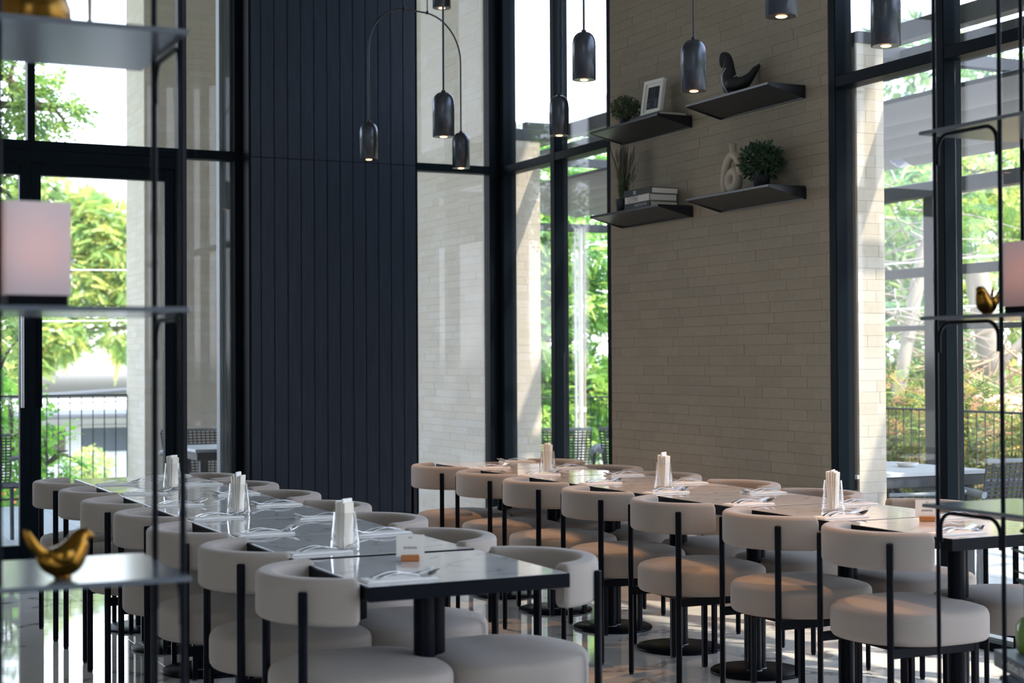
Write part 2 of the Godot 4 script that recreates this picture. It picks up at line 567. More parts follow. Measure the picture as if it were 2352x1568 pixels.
# ---------------------------------------------------------------- tables, chairs
func make_table() -> Node3D:
	var t := thing("dining_table", "", "table", Vector3.ZERO, 0, "square tables pushed into two rows")
	part(t, "table_top", cbox(Vector3(0.596, 0.008, 0.611), 0.001), M.stone, Vector3(0, 0.7464, 0))
	part(t, "apron", cbox(Vector3(0.608, 0.0405, 0.6225), 0.002), M.black, Vector3(0, 0.7293, 0))
	part(t, "bracket", cbox(Vector3(0.36, 0.012, 0.10), 0.002), M.black, Vector3(0, 0.7025, 0))
	part(t, "bracket", cbox(Vector3(0.10, 0.012, 0.36), 0.002), M.black, Vector3(0, 0.7024, 0))
	for s in [-1, 1]:
		part(t, "column", lathe([[0.031, 0.012], [0.031, 0.70]], 20), M.black, Vector3(s * 0.024, 0, -s * 0.018))
		part(t, "collar", lathe([[0.034, 0.011], [0.034, 0.014], [0.0315, 0.017]], 20), M.silver, Vector3(s * 0.024, 0, -s * 0.018))
	part(t, "base", lathe([[0.0, 0.0], [0.198, 0.0], [0.2, 0.002], [0.2, 0.009], [0.197, 0.012], [0.0, 0.013]], 48), M.black)
	return t

func ring_back() -> ArrayMesh:
	# an upholstered band bent round the sitter: a rounded section swept along an arc, closed softly at both ends
	var st := S()
	var rows := []
	var steps := 36
	for i in range(-3, steps + 4):
		var t := clampf(float(i) / steps, 0, 1)
		var over := maxf(0.0, maxf(-i, i - steps)) / 3.0
		var grow := sqrt(maxf(0.0, 1.0 - over * over)) * 0.9 + 0.1
		var a := deg_to_rad(lerpf(106.0, 254.0, t) + (over * 4.0 * (1 if i > 0 else -1)))
		var e := 0.05 * absf(cos(a * 0.5 + PI / 2)) * 0.0
		var ring := PackedVector3Array()
		for q in section(0.0285 * (0.6 + 0.4 * grow), 0.064 * (0.78 + 0.22 * grow), 0.016):
			var rr: float = 0.2415 + q.x + e
			ring.append(Vector3(rr * cos(a), 0.702 + q.y, rr * sin(a)))
		rows.append(ring)
	add_grid(st, rows)
	return done(st)

func section(hx: float, hy: float, r: float) -> Array:
	var p := []
	r = minf(r, minf(hx, hy) * 0.85)
	for c in [[1, 1, 0], [-1, 1, 90], [-1, -1, 180], [1, -1, 270]]:
		for k in 5:
			var a := deg_to_rad(c[2] + k * 22.5)
			p.append(Vector2(c[0] * (hx - r) + r * cos(a), c[1] * (hy - r) + r * sin(a)))
	return p

func seat_shape() -> ArrayMesh:
	var st := S()
	var rows := []
	for lv in [[0.0, 0.378], [0.90, 0.378], [0.972, 0.381], [0.995, 0.39], [1.0, 0.404], [1.0, 0.458], [0.996, 0.470], [0.982, 0.480], [0.955, 0.487], [0.88, 0.493], [0.7, 0.499], [0.45, 0.502], [0.0, 0.503]]:
		var ring := PackedVector3Array()
		for j in 56:
			var a := TAU * j / 56
			var n := lerpf(2.1, 3.4, smoothstep(-0.5, 0.7, cos(a)))
			var r := 0.252 * pow(pow(absf(cos(a)), n) + pow(absf(sin(a)), n), -1.0 / n)
			ring.append(Vector3(0.018 + r * cos(a) * lv[0], lv[1], r * sin(a) * lv[0]))
		rows.append(ring)
	add_grid(st, rows, true, false, false)
	return done(st)

func make_chair() -> Node3D:
	var t := thing("dining_chair", "", "chair", Vector3.ZERO, 0, "grey barrel chairs along the tables")
	part(t, "seat", seat_shape(), M.fabric)
	part(t, "backrest", ring_back(), M.fabric)
	for s in [-1.0, 1.0]:
		var a := deg_to_rad(180 + s * 45)
		var p := Vector3(0.279 * cos(a), 0, 0.279 * sin(a))
		part(t, "leg", cbox(Vector3(0.019, 0.726, 0.022), 0.003), M.black, Vector3(p.x, 0.370, p.z), Basis(Vector3.UP, -a))
		part(t, "foot_cap", cbox(Vector3(0.016, 0.007, 0.018), 0.001), M.pot, Vector3(p.x, 0.0036, p.z), Basis(Vector3.UP, -a))
		part(t, "leg", cbox(Vector3(0.022, 0.368, 0.022), 0.003), M.black, Vector3(0.170, 0.190, s * 0.190))
		part(t, "foot_cap", cbox(Vector3(0.018, 0.007, 0.018), 0.001), M.pot, Vector3(0.170, 0.0036, s * 0.190))
		part(t, "side_rail", cbox(Vector3(0.37, 0.034, 0.012), 0.002), M.black, Vector3(-0.012, 0.360, s * 0.193))
	part(t, "cross_rail", cbox(Vector3(0.012, 0.032, 0.375), 0.002), M.black, Vector3(0.10, 0.361, 0))
	part(t, "cross_rail", cbox(Vector3(0.012, 0.032, 0.375), 0.002), M.black, Vector3(-0.10, 0.361, 0))
	return t

func row_z(row: int, k: int) -> float:
	if row == 0:
		return -4.206 if k == 0 else -4.553 - 0.3122 - 0.6245 * (k - 1)
	return -4.02 - 0.3165 - 0.6336 * k

func build_tables_and_chairs() -> void:
	var t0 := make_table()
	var words := ["left row by the glass doors", "right row by the brick wall"]
	for row in 2:
		for k in 7:
			var at := Vector3([1.753, 3.871][row], 0, row_z(row, k))
			var label := "square stone topped table, %s, %s" % [SEATS[k], words[row]]
			if row + k == 0:
				t0.position = at
				t0.set_meta("label", label)
			else:
				copy(t0, at, 0, label)
	var c0 := make_chair()
	var first := true
	var cx := [[[1.507, 1.51, 1.483, 1.492, 1.477, 1.488, 1.465], [2.014, 1.983, 1.997, 1.998, 1.99, 1.988, 1.982]],
		[[3.604, 3.602, 3.558, 3.554, 3.556, 3.577, 3.575], [4.15, 4.20, 4.129, 4.121, 4.093, 4.113, 4.097]]]
	for row in 2:
		for side in 2:
			for k in 7:
				var dz: float = rng.randf_range(-0.012, 0.012)
				var at := Vector3(cx[row][side][k], 0, row_z(row, k) + dz)
				var turn := (0.0 if side == 0 else PI) + rng.randf_range(-0.05, 0.05)
				var label := "grey barrel chair, %s, %s side of the %s table row" % [SEATS[k], ["left", "right"][side], ["left", "right"][row]]
				if first:
					c0.position = at; c0.rotation.y = turn; c0.set_meta("label", label)
					first = false
				else:
					copy(c0, at, turn, label)

# ---------------------------------------------------------------- table settings
func spoon_mesh() -> ArrayMesh:      # lies along x, bowl at +x
	var st := S()
	var path := []
	var wid := []
	for i in 29:
		var s := float(i) / 28
		var x := lerpf(-0.1, 0.1, s)
		var w: float
		if s < 0.68: w = lerpf(0.0085, 0.0028, smoothstep(0.0, 0.6, s))
		else:
			var b := (s - 0.68) / 0.32
			w = maxf(0.0028 * (1 - b), 0.0205 * sin(PI * pow(clampf(b, 0, 1), 0.85)))
			if i == 28: w = 0.001
		path.append(Vector3(x, 0.004 + 0.012 * sin(PI * clampf(s / 0.66, 0, 1)) + (0.014 * smoothstep(0.75, 1.0, s)), 0))
		wid.append(w)
	var rows := []
	for i in path.size():
		var bowl := smoothstep(0.70, 0.85, float(i) / 28) * (1.0 - smoothstep(0.93, 1.0, float(i) / 28))
		var ring := PackedVector3Array()
		for q in [[-1, 0], [-0.5, -1], [0.5, -1], [1, 0], [0.5, 1], [-0.5, 1]]:
			ring.append(path[i] + Vector3(0, q[1] * 0.0011 - bowl * 0.008 * (1.0 - absf(q[0])), q[0] * wid[i]))
		rows.append(ring)
	add_grid(st, rows)
	return done(st)

func fork_mesh() -> ArrayMesh:
	var st := S()
	var rows := []
	for i in 20:
		var s := float(i) / 19
		var x := lerpf(-0.1, 0.055, s)
		var w := lerpf(0.0085, 0.0028, smoothstep(0.0, 0.75, s)) if s < 0.8 else lerpf(0.0028, 0.0115, smoothstep(0.8, 1.0, s))
		var y := 0.004 + 0.012 * sin(PI * clampf(s / 0.8, 0, 1)) + 0.002 * s
		var ring := PackedVector3Array()
		for q in [[-1, 0], [-0.5, -1], [0.5, -1], [1, 0], [0.5, 1], [-0.5, 1]]:
			ring.append(Vector3(x, y + q[1] * 0.0011, q[0] * w))
		rows.append(ring)
	add_grid(st, rows)
	for k in 4:
		var z := (k - 1.5) * 0.0066
		add_tube(st, [Vector3(0.052, 0.006, z), Vector3(0.075, 0.009, z), Vector3(0.1, 0.019, z)], [0.0018, 0.0018, 0.0009], 5)
	return done(st)

func napkin_mesh() -> ArrayMesh:
	var st := S()
	add_box(st, Vector3(0, 0.0018, 0), Vector3(0.205, 0.0036, 0.085), 0.001)
	add_box(st, Vector3(0.002, 0.0052, 0.001), Vector3(0.198, 0.003, 0.081), 0.001, Basis(Vector3.UP, 0.012))
	return done(st)

func build_settings() -> void:
	var nap := napkin_mesh()
	var sp := spoon_mesh()
	var fk := fork_mesh()
	for row in 2:
		for side in 2:
			for k in 7:
				if row == 0 and side == 1 and k == 0: continue
				var dir := 1.0 if side == 0 else -1.0
				var c := Vector3([1.753, 3.871][row] - dir * 0.185, 0.7507, row_z(row, k) + (0.205 if side == 0 else -0.205) + rng.randf_range(-0.02, 0.02))
				var turn := (0.0 if side == 0 else PI) + rng.randf_range(-0.08, 0.08)
				var where := "%s, %s side of %s table row" % [SEATS[k], ["left", "right"][side], ["left", "right"][row]]
				solo("folded_napkin", "white folded napkin, %s" % where, "napkin", nap, M.napkin, c, turn, "folded napkins at the seats")
				var b := Basis(Vector3.UP, turn)
				solo("dinner_spoon", "steel spoon, %s" % where, "spoon", sp, M.steel, c + b * Vector3(0.03, 0.0062, 0.014), turn + 0.10, "spoons at the seats")
				solo("dinner_fork", "steel fork, %s" % where, "fork", fk, M.steel, c + b * Vector3(0.018, 0.0062, -0.017), turn + 0.16, "forks at the seats")
	# faceted glasses stuffed with paper napkins
	var spots := [[0, 1, Vector3(1.668, 0.7506, -4.70)], [0, 3, Vector3(1.69, 0.7506, -6.02)], [0, 5, Vector3(1.755, 0.7506, -7.40)],
		[1, 1, Vector3(3.825, 0.7506, -5.0)], [1, 3, Vector3(3.82, 0.7506, -6.28)], [1, 5, Vector3(3.765, 0.7506, -7.38)]]
	var w := ["nearest the camera on the", "in the middle of the", "farthest down the"]
	for i in spots.size():
		var s = spots[i]
		var where := "%s %s table row" % [w[i % 3], ["left", "right"][s[0]]]
		var g := thing("napkin_glass", "clear faceted glass holding napkins, %s" % where, "glass", s[2], 0.3, "napkin glasses on the tables")
		part(g, "glass_wall", lathe([[0.0, 0.002], [0.044, 0.0], [0.0465, 0.008], [0.0455, 0.03], [0.035, 0.122], [0.0335, 0.122], [0.043, 0.03], [0.043, 0.01], [0.0, 0.008]], 8), M.holder)
		var n := thing("paper_napkins", "white paper napkins in the glass %s" % where, "napkins", s[2], rng.randf_range(0.5, 0.9), "paper napkin bundles")
		for q in 5:
			var hgt := 0.156 - 0.004 * absf(q - 2) + rng.randf_range(-0.008, 0.006)
			part(n, "sheet", cbox(Vector3(0.048, hgt, 0.0068), 0.0024), [M.paper, M.ivory, M.napkin][q % 3], Vector3(rng.randf_range(-0.002, 0.002), 0.0085 + hgt / 2, (q - 2) * 0.0078), Basis(Vector3(0, 0, 1), rng.randf_range(-0.05, 0.05)) * Basis(Vector3(1, 0, 0), (q - 2) * 0.028))
	# two reserved signs
	for i in 2:
		var r := thing("reserved_sign", ["white RESERVED card in an orange block on the nearest table of the left row", "white RESERVED card in an orange block on the nearest table of the right row"][i], "sign", [Vector3(1.752, 0.7506, -4.35), Vector3(3.88, 0.7506, -4.51)][i], [-0.42, -0.62][i], "reserved signs")
		part(r, "block", cbox(Vector3(0.056, 0.019, 0.022), 0.002), M.orange, Vector3(0, 0.0096, 0))
		var card := part(r, "card", cbox(Vector3(0.085, 0.066, 0.0012), 0.0004), M.paper, Vector3(0, 0.046, -0.001), Basis(Vector3(1, 0, 0), -0.06))
		var tm := TextMesh.new()
		tm.text = "RESERVED"; tm.font_size = 12; tm.pixel_size = 0.0007; tm.depth = 0.0004
		var f := SystemFont.new(); f.font_names = PackedStringArray(["Droid Sans"]); f.font_weight = 700
		tm.font = f
		part(card, "lettering", tm, M.ink, Vector3(0, -0.006, 0.0007))
		var lg := TextMesh.new()
		lg.text = "ALT"; lg.font_size = 8; lg.pixel_size = 0.0007; lg.depth = 0.0004; lg.font = f
		part(card, "emblem", lg, M.ink, Vector3(0, 0.024, 0.0007))

# ---------------------------------------------------------------- pendants
func build_pendants() -> void:
	# [x, z, y of the rim, label, top of its own rod]
	var L := [[3.42, -9.16, 2.63, "left lamp of the arched pair, lowest at the board cladding"], [3.22, -7.50, 2.54, "pendant in front of the left glass pane, above the arched pair"],
		[4.13, -9.33, 2.63, "right lamp of the arched pair beside the corner glass"], [4.20, -8.06, 2.68, "pendant in front of the first mullion after the corner"],
		[3.61, -6.66, 2.73, "pendant against the bright pane left of the brick wall"], [3.81, -5.98, 2.58, "pendant in front of the brick wall between the shelves"],
		[3.27, -4.55, 2.58, "pendant cut by the picture's top edge before the brick wall"], [3.92, -4.77, 2.57, "rightmost pendant, before the glazing right of the brick wall"],
		[3.83, -8.94, 3.58, "pendant of which only the rim shows at the picture's top"]]
	var bell := lathe([[0.0515, 0.0], [0.0575, 0.0], [0.0575, 0.165], [0.0565, 0.185], [0.0525, 0.203], [0.0455, 0.217], [0.034, 0.228], [0.02, 0.234], [0.0, 0.236], [0.0, 0.229], [0.03, 0.221], [0.045, 0.207], [0.0515, 0.18]], 36)
	for i in L.size():
		var p = L[i]
		var g := thing("pendant_lamp", "dark bell shaped %s" % p[3], "pendant lamp", Vector3(p[0], p[2], p[1]), 0, "bell shaped pendant lamps")
		part(g, "bell", bell, M.pendant)
		part(g, "stem_cap", lathe([[0.0, 0.234], [0.012, 0.234], [0.012, 0.244], [0.004, 0.249], [0.0, 0.249]], 16), M.cord)
		part(g, "lamp_socket", lathe([[0.0, 0.022], [0.040, 0.022], [0.044, 0.03], [0.044, 0.07], [0.0, 0.07]], 20), M.inside)
		part(g, "bulb", lathe([[0.0, -0.004], [0.016, -0.003], [0.024, 0.002], [0.027, 0.0219], [0.0, 0.0219]], 20), M.glow)
		var s := SpotLight3D.new()
		s.name = "downlight"
		g.add_child(s)
		s.position = Vector3(0, -0.008, 0)
		s.rotation.x = -PI / 2
		s.spot_angle = 30.0
		s.spot_angle_attenuation = 0.6
		s.spot_range = 12.0
		s.spot_attenuation = 2.0
		s.light_color = Color(1.0, 0.74, 0.48)
		s.light_energy = 1.1
		s.light_size = 0.02
		s.shadow_enabled = true
		if i != 0 and i != 2 and i != 1 and i != 4 and i != 3:
			part(g, "rod", tube([Vector3(0, 0.245, 0), Vector3(0, 5.9 - p[2], 0)], 0.0042, 8), M.cord)
	# the arched rods that carry the pairs
	var pairs := [[0, 2, 3.62], [1, 4, 4.15], [3, -1, 4.25]]
	for k in 3:
		var a := Vector3(L[pairs[k][0]][0], L[pairs[k][0]][2] + 0.245, L[pairs[k][0]][1])
		var b := Vector3(a.x + 0.55, a.y, a.z + 0.35)
		if pairs[k][1] >= 0: b = Vector3(L[pairs[k][1]][0], L[pairs[k][1]][2] + 0.245, L[pairs[k][1]][1])
		var top: float = pairs[k][2]
		var d := Vector3(b.x - a.x, 0, b.z - a.z)
		var wid := d.length()
		d /= wid
		var r := wid * 0.40
		var path := [a]
		path.append(Vector3(a.x, top - r - 0.02, a.z))
		path.append_array(arc(Vector3(a.x, top - r, a.z) + d * r, -d, Vector3.UP, r, 0, 90, 10))
		path.append_array(arc(Vector3(b.x, top - r, b.z) - d * r, d, Vector3.UP, r, 90, 0, 10))
		path.append(Vector3(b.x, top - r - 0.02, b.z))
		path.append(b if pairs[k][1] >= 0 else Vector3(b.x, top - r - 0.3, b.z))
		var o := thing("pendant_arch", ["thin dark arched rod carrying the pair of pendants before the board cladding", "thin dark arched rod of the middle pendants, mostly above the picture", "thin dark arched rod of the pendant at the first mullion after the corner"][k], "lamp rod", Vector3.ZERO, 0, "arched pendant rods")
		part(o, "arch", tube(path, 0.0055, 10), M.cord)
		for s in [0.38, 0.63]:
			var q := a.lerp(b, s)
			part(o, "hanger", tube([Vector3(q.x, top, q.z), Vector3(q.x, 5.9, q.z)], 0.004, 8), M.cord)
			part(o, "joint", lathe([[0.0, -0.008], [0.009, -0.008], [0.009, 0.012], [0.0, 0.012]], 12), M.cord, Vector3(q.x, top, q.z))

# ---------------------------------------------------------------- wall shelves and what stands on them
func wedge_shelf(label: String, y: float, z0: float, z1: float) -> void:
	var g := thing("wall_shelf", label, "shelf", Vector3(5.1, y, (z0 + z1) / 2), 0, "dark wedge shelves on the brick wall")
	var h := (z1 - z0) / 2
	part(g, "shelf_board", cbox(Vector3(0.245, 0.010, h * 2), 0.002), M.shelf, Vector3(-0.1245, -0.005, 0))
	part(g, "front_lip", cbox(Vector3(0.006, 0.014, h * 2), 0.0015), M.shelf, Vector3(-0.248, -0.007, 0))
	var c := Vector3(-0.1, -0.04, 0)
	var q := [Vector3(-0.246, -0.0101, 0), Vector3(-0.002, -0.0101, 0), Vector3(-0.002, -0.072, 0), Vector3(-0.012, -0.072, 0), Vector3(-0.246, -0.0145, 0)]
	for s in [-1.0, 1.0]:
		var st := S()
		var a := []
		var b := []
		for v in q:
			a.append(v + Vector3(0, 0, s * h)); b.append(v + Vector3(0, 0, s * (h - 0.006)))
		var cc := c + Vector3(0, 0, s * (h - 0.003))
		poly(st, a.duplicate(), cc); poly(st, b.duplicate(), cc)
		for i in 5: poly(st, [a[i], a[(i + 1) % 5], b[(i + 1) % 5], b[i]], cc)
		part(g, "end_cheek", done(st), M.shelf)
	part(g, "back_plate", cbox(Vector3(0.008, 0.061, h * 2 - 0.014), 0.001), M.shelf, Vector3(-0.005, -0.041, 0))
	var u := S()
	var hh := h - 0.0065
	var cen := Vector3(-0.1, 0.5, 0)
	poly(u, [Vector3(-0.243, -0.0135, -hh), Vector3(-0.012, -0.064, -hh), Vector3(-0.012, -0.064, hh), Vector3(-0.243, -0.0135, hh)], cen)
	poly(u, [Vector3(-0.243, -0.0115, -hh), Vector3(-0.012, -0.062, -hh), Vector3(-0.012, -0.062, hh), Vector3(-0.243, -0.0115, hh)], Vector3(-0.1, -0.5, 0))
	part(g, "soffit", done(u), M.shelf)
	for s in [-0.8, 0.8]:
		part(g, "screw", lathe([[0.0, 0.0], [0.005, 0.0], [0.004, 0.003], [0.0, 0.004]], 8), M.silver, Vector3(-0.06, -0.0545, s * h), Basis(Vector3(1, 0, 0), PI))

func tuft(r: float, hgt: float, n: int, seed_: int, leaf: float) -> ArrayMesh:
	var g := RandomNumberGenerator.new()
	g.seed = seed_
	var st := S()
	for i in n:
		var d := Vector3(g.randfn(), g.randfn(), g.randfn()).normalized()
		var k := pow(g.randf(), 0.4) * g.randf_range(0.85, 1.12)
		var p := Vector3(d.x * r * k, hgt * 0.5 + d.y * hgt * 0.5 * k, d.z * r * k)
		var f := (d + Vector3(g.randfn(), g.randfn(), g.randfn()) * 0.5).normalized()
		var s := f.cross(Vector3(g.randfn(), g.randfn(), g.randfn())).normalized()
		var nn := f.cross(s)
		var l := leaf * g.randf_range(0.7, 1.3)
		st.set_smooth_group(-1)
		for v in [p, p + f * l * 0.5 + s * l * 0.3 + nn * l * 0.08, p + f * l, p, p + f * l, p + f * l * 0.5 - s * l * 0.3 + nn * l * 0.08]: st.add_vertex(v)
	return done(st)

func build_wall_shelves() -> void:
	wedge_shelf("dark wedge shelf at upper left of the brick wall, holding the photo frame", 2.849, -8.87, -8.023)
	wedge_shelf("dark wedge shelf at upper right of the brick wall, holding the black bird", 2.849, -7.705, -6.877)
	wedge_shelf("dark wedge shelf at lower left of the brick wall, holding the books", 2.299, -8.877, -8.02)
	wedge_shelf("dark wedge shelf at lower right of the brick wall, holding the loop vase", 2.299, -7.71, -6.877)
	var pot := lathe([[0.0, 0.0], [0.036, 0.0], [0.046, 0.085], [0.046, 0.09], [0.04, 0.09], [0.038, 0.08], [0.0, 0.08]], 20)
	# upper left: grassy plant, flat book, photo frame
	var p1 := thing("potted_plant", "small bushy green plant in a black pot beside the photo frame", "plant", Vector3(4.96, 2.8495, -8.60))
	part(p1, "pot", pot, M.pot, Vector3.ZERO, Basis.from_scale(Vector3(0.9, 0.75, 0.9)))
	var f1 := part(p1, "foliage", tuft(0.092, 0.15, 1500, 4, 0.017), M.herb, Vector3(0, 0.045, 0))
	f1.set_meta("kind", "stuff")
	var bk := thing("book", "flat black book lying under the photo frame", "book", Vector3(4.99, 2.8495, -8.25))
	part(bk, "cover", cbox(Vector3(0.2, 0.024, 0.36), 0.002), M.book_black, Vector3(0, 0.0122, 0))
	part(bk, "pages", cbox(Vector3(0.19, 0.017, 0.006), 0.001), M.book_white, Vector3(0.0, 0.0122, 0.1785))
	var pf := thing("photo_frame", "white picture frame with a dark photograph, leaning on the flat book", "photo frame", Vector3(4.955, 2.875, -8.27), -1.42)
	var tilt := Basis(Vector3(1, 0, 0), -0.16)
	for s in [[0, 0.011, 0.19, 0.022], [0, 0.219, 0.19, 0.022]]:
		part(pf, "moulding", cbox(Vector3(s[2], s[3], 0.028), 0.003), M.white, tilt * Vector3(s[0], s[1], 0), tilt)
	for s in [-1, 1]:
		part(pf, "moulding", cbox(Vector3(0.022, 0.186, 0.028), 0.003), M.white, tilt * Vector3(s * 0.084, 0.115, 0), tilt)
	part(pf, "mount", cbox(Vector3(0.146, 0.186, 0.006), 0.001), M.paper, tilt * Vector3(0, 0.115, -0.002), tilt)
	var ph := part(pf, "photograph", cbox(Vector3(0.108, 0.142, 0.003), 0.0005), M.photo_dark, tilt * Vector3(0, 0.115, 0.0027), tilt)
	for s in [[-0.012, 0.0, 0.006, 0.13], [0.012, 0.0, 0.005, 0.13], [0.0, -0.01, 0.09, 0.005], [0.034, -0.038, 0.03, 0.05], [-0.036, -0.045, 0.024, 0.03]]:
		part(ph, "picture_shape", cbox(Vector3(s[2], s[3], 0.0008), 0.0002), M.photo_grey, Vector3(s[0], s[1], 0.0018))
	part(pf, "strut", cbox(Vector3(0.03, 0.16, 0.004), 0.001), M.pot, Vector3(0, 0.08, -0.055), Basis(Vector3(1, 0, 0), 0.32))
	# upper right: black bird
	build_statue(Vector3(4.972, 2.8495, -7.375))
	# lower left: lavender, three books
	var p2 := thing("lavender_plant", "tall dry lavender sprigs in a black pot at the left of the lower left shelf", "plant", Vector3(4.955, 2.2995, -8.63))
	part(p2, "pot", pot, M.pot, Vector3.ZERO, Basis.from_scale(Vector3(1.05, 1.0, 1.05)))
	var g := RandomNumberGenerator.new(); g.seed = 9
	var st := S()
	var bl := S()
	for i in 80:
		var a := g.randf() * TAU
		var lean := g.randf_range(0.004, 0.07)
		var h := g.randf_range(0.16, 0.37)
		var p := [Vector3(cos(a) * 0.02, 0.08, sin(a) * 0.02), Vector3(cos(a) * lean * 0.6, 0.08 + h * 0.55, sin(a) * lean * 0.6), Vector3(cos(a) * lean * 1.2, 0.08 + h, sin(a) * lean * 1.2)]
		add_tube(st, p, 0.0013, 4)
		for k in 9:
			var t := p[0].lerp(p[1], 0.25 + 0.085 * k) as Vector3
			var d := Vector3(g.randfn(), 0.8, g.randfn()).normalized()
			var s := d.cross(Vector3.UP).normalized()
			st.set_smooth_group(-1)
			for v in [t, t + d * 0.012 + s * 0.0035, t + d * 0.026, t, t + d * 0.026, t + d * 0.012 - s * 0.0035]: st.add_vertex(v)
		add_tube(bl, [p[1].lerp(p[2], 0.45), p[1].lerp(p[2], 0.65), p[1].lerp(p[2], 0.85), p[2] + Vector3(0, 0.012, 0)], [0.002, 0.0042, 0.0038, 0.001], 5)
	part(p2, "stems", done(st), M.herb).set_meta("kind", "stuff")
	part(p2, "flower_spikes", done(bl), M.lavender).set_meta("kind", "stuff")
	var f := SystemFont.new(); f.font_names = PackedStringArray(["Droid Sans"])
	var books := [["bottom", 0.0, 0.038, M.book_black, "LOUIS VUITTON", 0.9, 0.30, "dark fashion book with faint spine lettering, lowest of the three stacked books"], ["middle", 0.0385, 0.042, M.book_white, "LOEWE", 1.9, 0.30, "white book with black spine lettering, middle of the three stacked books"], ["top", 0.081, 0.040, M.book_black, "HOME", 0.0, 0.31, "black book with a small emblem, topmost of the three stacked books"]]
	for i in 3:
		var b = books[i]
		var o := thing("book", b[7], "book", Vector3(4.975, 2.2995 + b[1], -8.315), [0.03, -0.01, 0.05][i], "stacked fashion books")
		var hh: float = b[2]
		part(o, "pages", cbox(Vector3(0.188, hh - 0.008, b[6] - 0.008), 0.001), M.paper, Vector3(0.004, hh / 2, 0))
		part(o, "cover_board", cbox(Vector3(0.2, 0.0036, b[6]), 0.001), b[3], Vector3(0, 0.0018, 0))
		part(o, "cover_board", cbox(Vector3(0.2, 0.0036, b[6]), 0.001), b[3], Vector3(0, hh - 0.0018, 0))
		var spine := part(o, "spine", cbox(Vector3(0.004, hh - 0.0002, b[6]), 0.001), b[3], Vector3(-0.099, hh / 2, 0))
		if b[5] > 0.0:
			var tm := TextMesh.new()
			tm.text = b[4]; tm.font = f; tm.font_size = 16; tm.pixel_size = 0.0014 * b[5]; tm.depth = 0.0006
			part(spine, "lettering", tm, M.ink if i == 1 else M.edging, Vector3(-0.0021, 0, -0.045 if i == 1 else 0.04), Basis(Vector3.UP, -PI / 2))
		else:
			for e in [[0.008, -0.03, 0.006], [0.0, -0.03, 0.006], [-0.008, -0.03, 0.006]]:
				part(spine, "emblem", cbox(Vector3(0.0006, 0.0045, 0.03), 0.0002), M.edging, Vector3(-0.0023, e[0], e[1]))
	# lower right: loop vase, plant
	var v := thing("loop_vase", "beige matt vase shaped as one loop over a ring, beside the plant", "vase", Vector3(4.95, 2.2995, -7.365), 0.0)
	var lp := spline([Vector3(0, 0.012, -0.075), Vector3(0, 0.10, -0.085), Vector3(0, 0.185, -0.055), Vector3(0, 0.222, 0.0), Vector3(0, 0.185, 0.055), Vector3(0, 0.13, 0.075), Vector3(0, 0.10, 0.07)], 8)
	part(v, "arch", tube(lp, 0.024, 14), M.clay)
	part(v, "neck", lathe([[0.0, 0.205], [0.021, 0.21], [0.019, 0.25], [0.022, 0.285], [0.018, 0.286], [0.015, 0.25], [0.0, 0.25]], 20), M.clay)
	var ringp := []
	for i in 33: ringp.append(Vector3(-0.01, 0.075 + 0.048 * sin(TAU * i / 32 - PI / 2), 0.02 + 0.042 * cos(TAU * i / 32 - PI / 2)))
	var rr := []
	for i in 33: rr.append(0.028 + 0.004 * cos(TAU * i / 32))
	part(v, "ring", tube(ringp, rr, 14), M.clay)
	var p3 := thing("potted_plant", "leafy dark green plant in a black pot at the right of the lower right shelf", "plant", Vector3(4.96, 2.2995, -7.10))
	part(p3, "pot", pot, M.pot, Vector3.ZERO, Basis.from_scale(Vector3(1.1, 0.85, 1.1)))
	part(p3, "foliage", tuft(0.118, 0.19, 1100, 8, 0.028), M.herb_dark, Vector3(0, 0.06, 0)).set_meta("kind", "stuff")

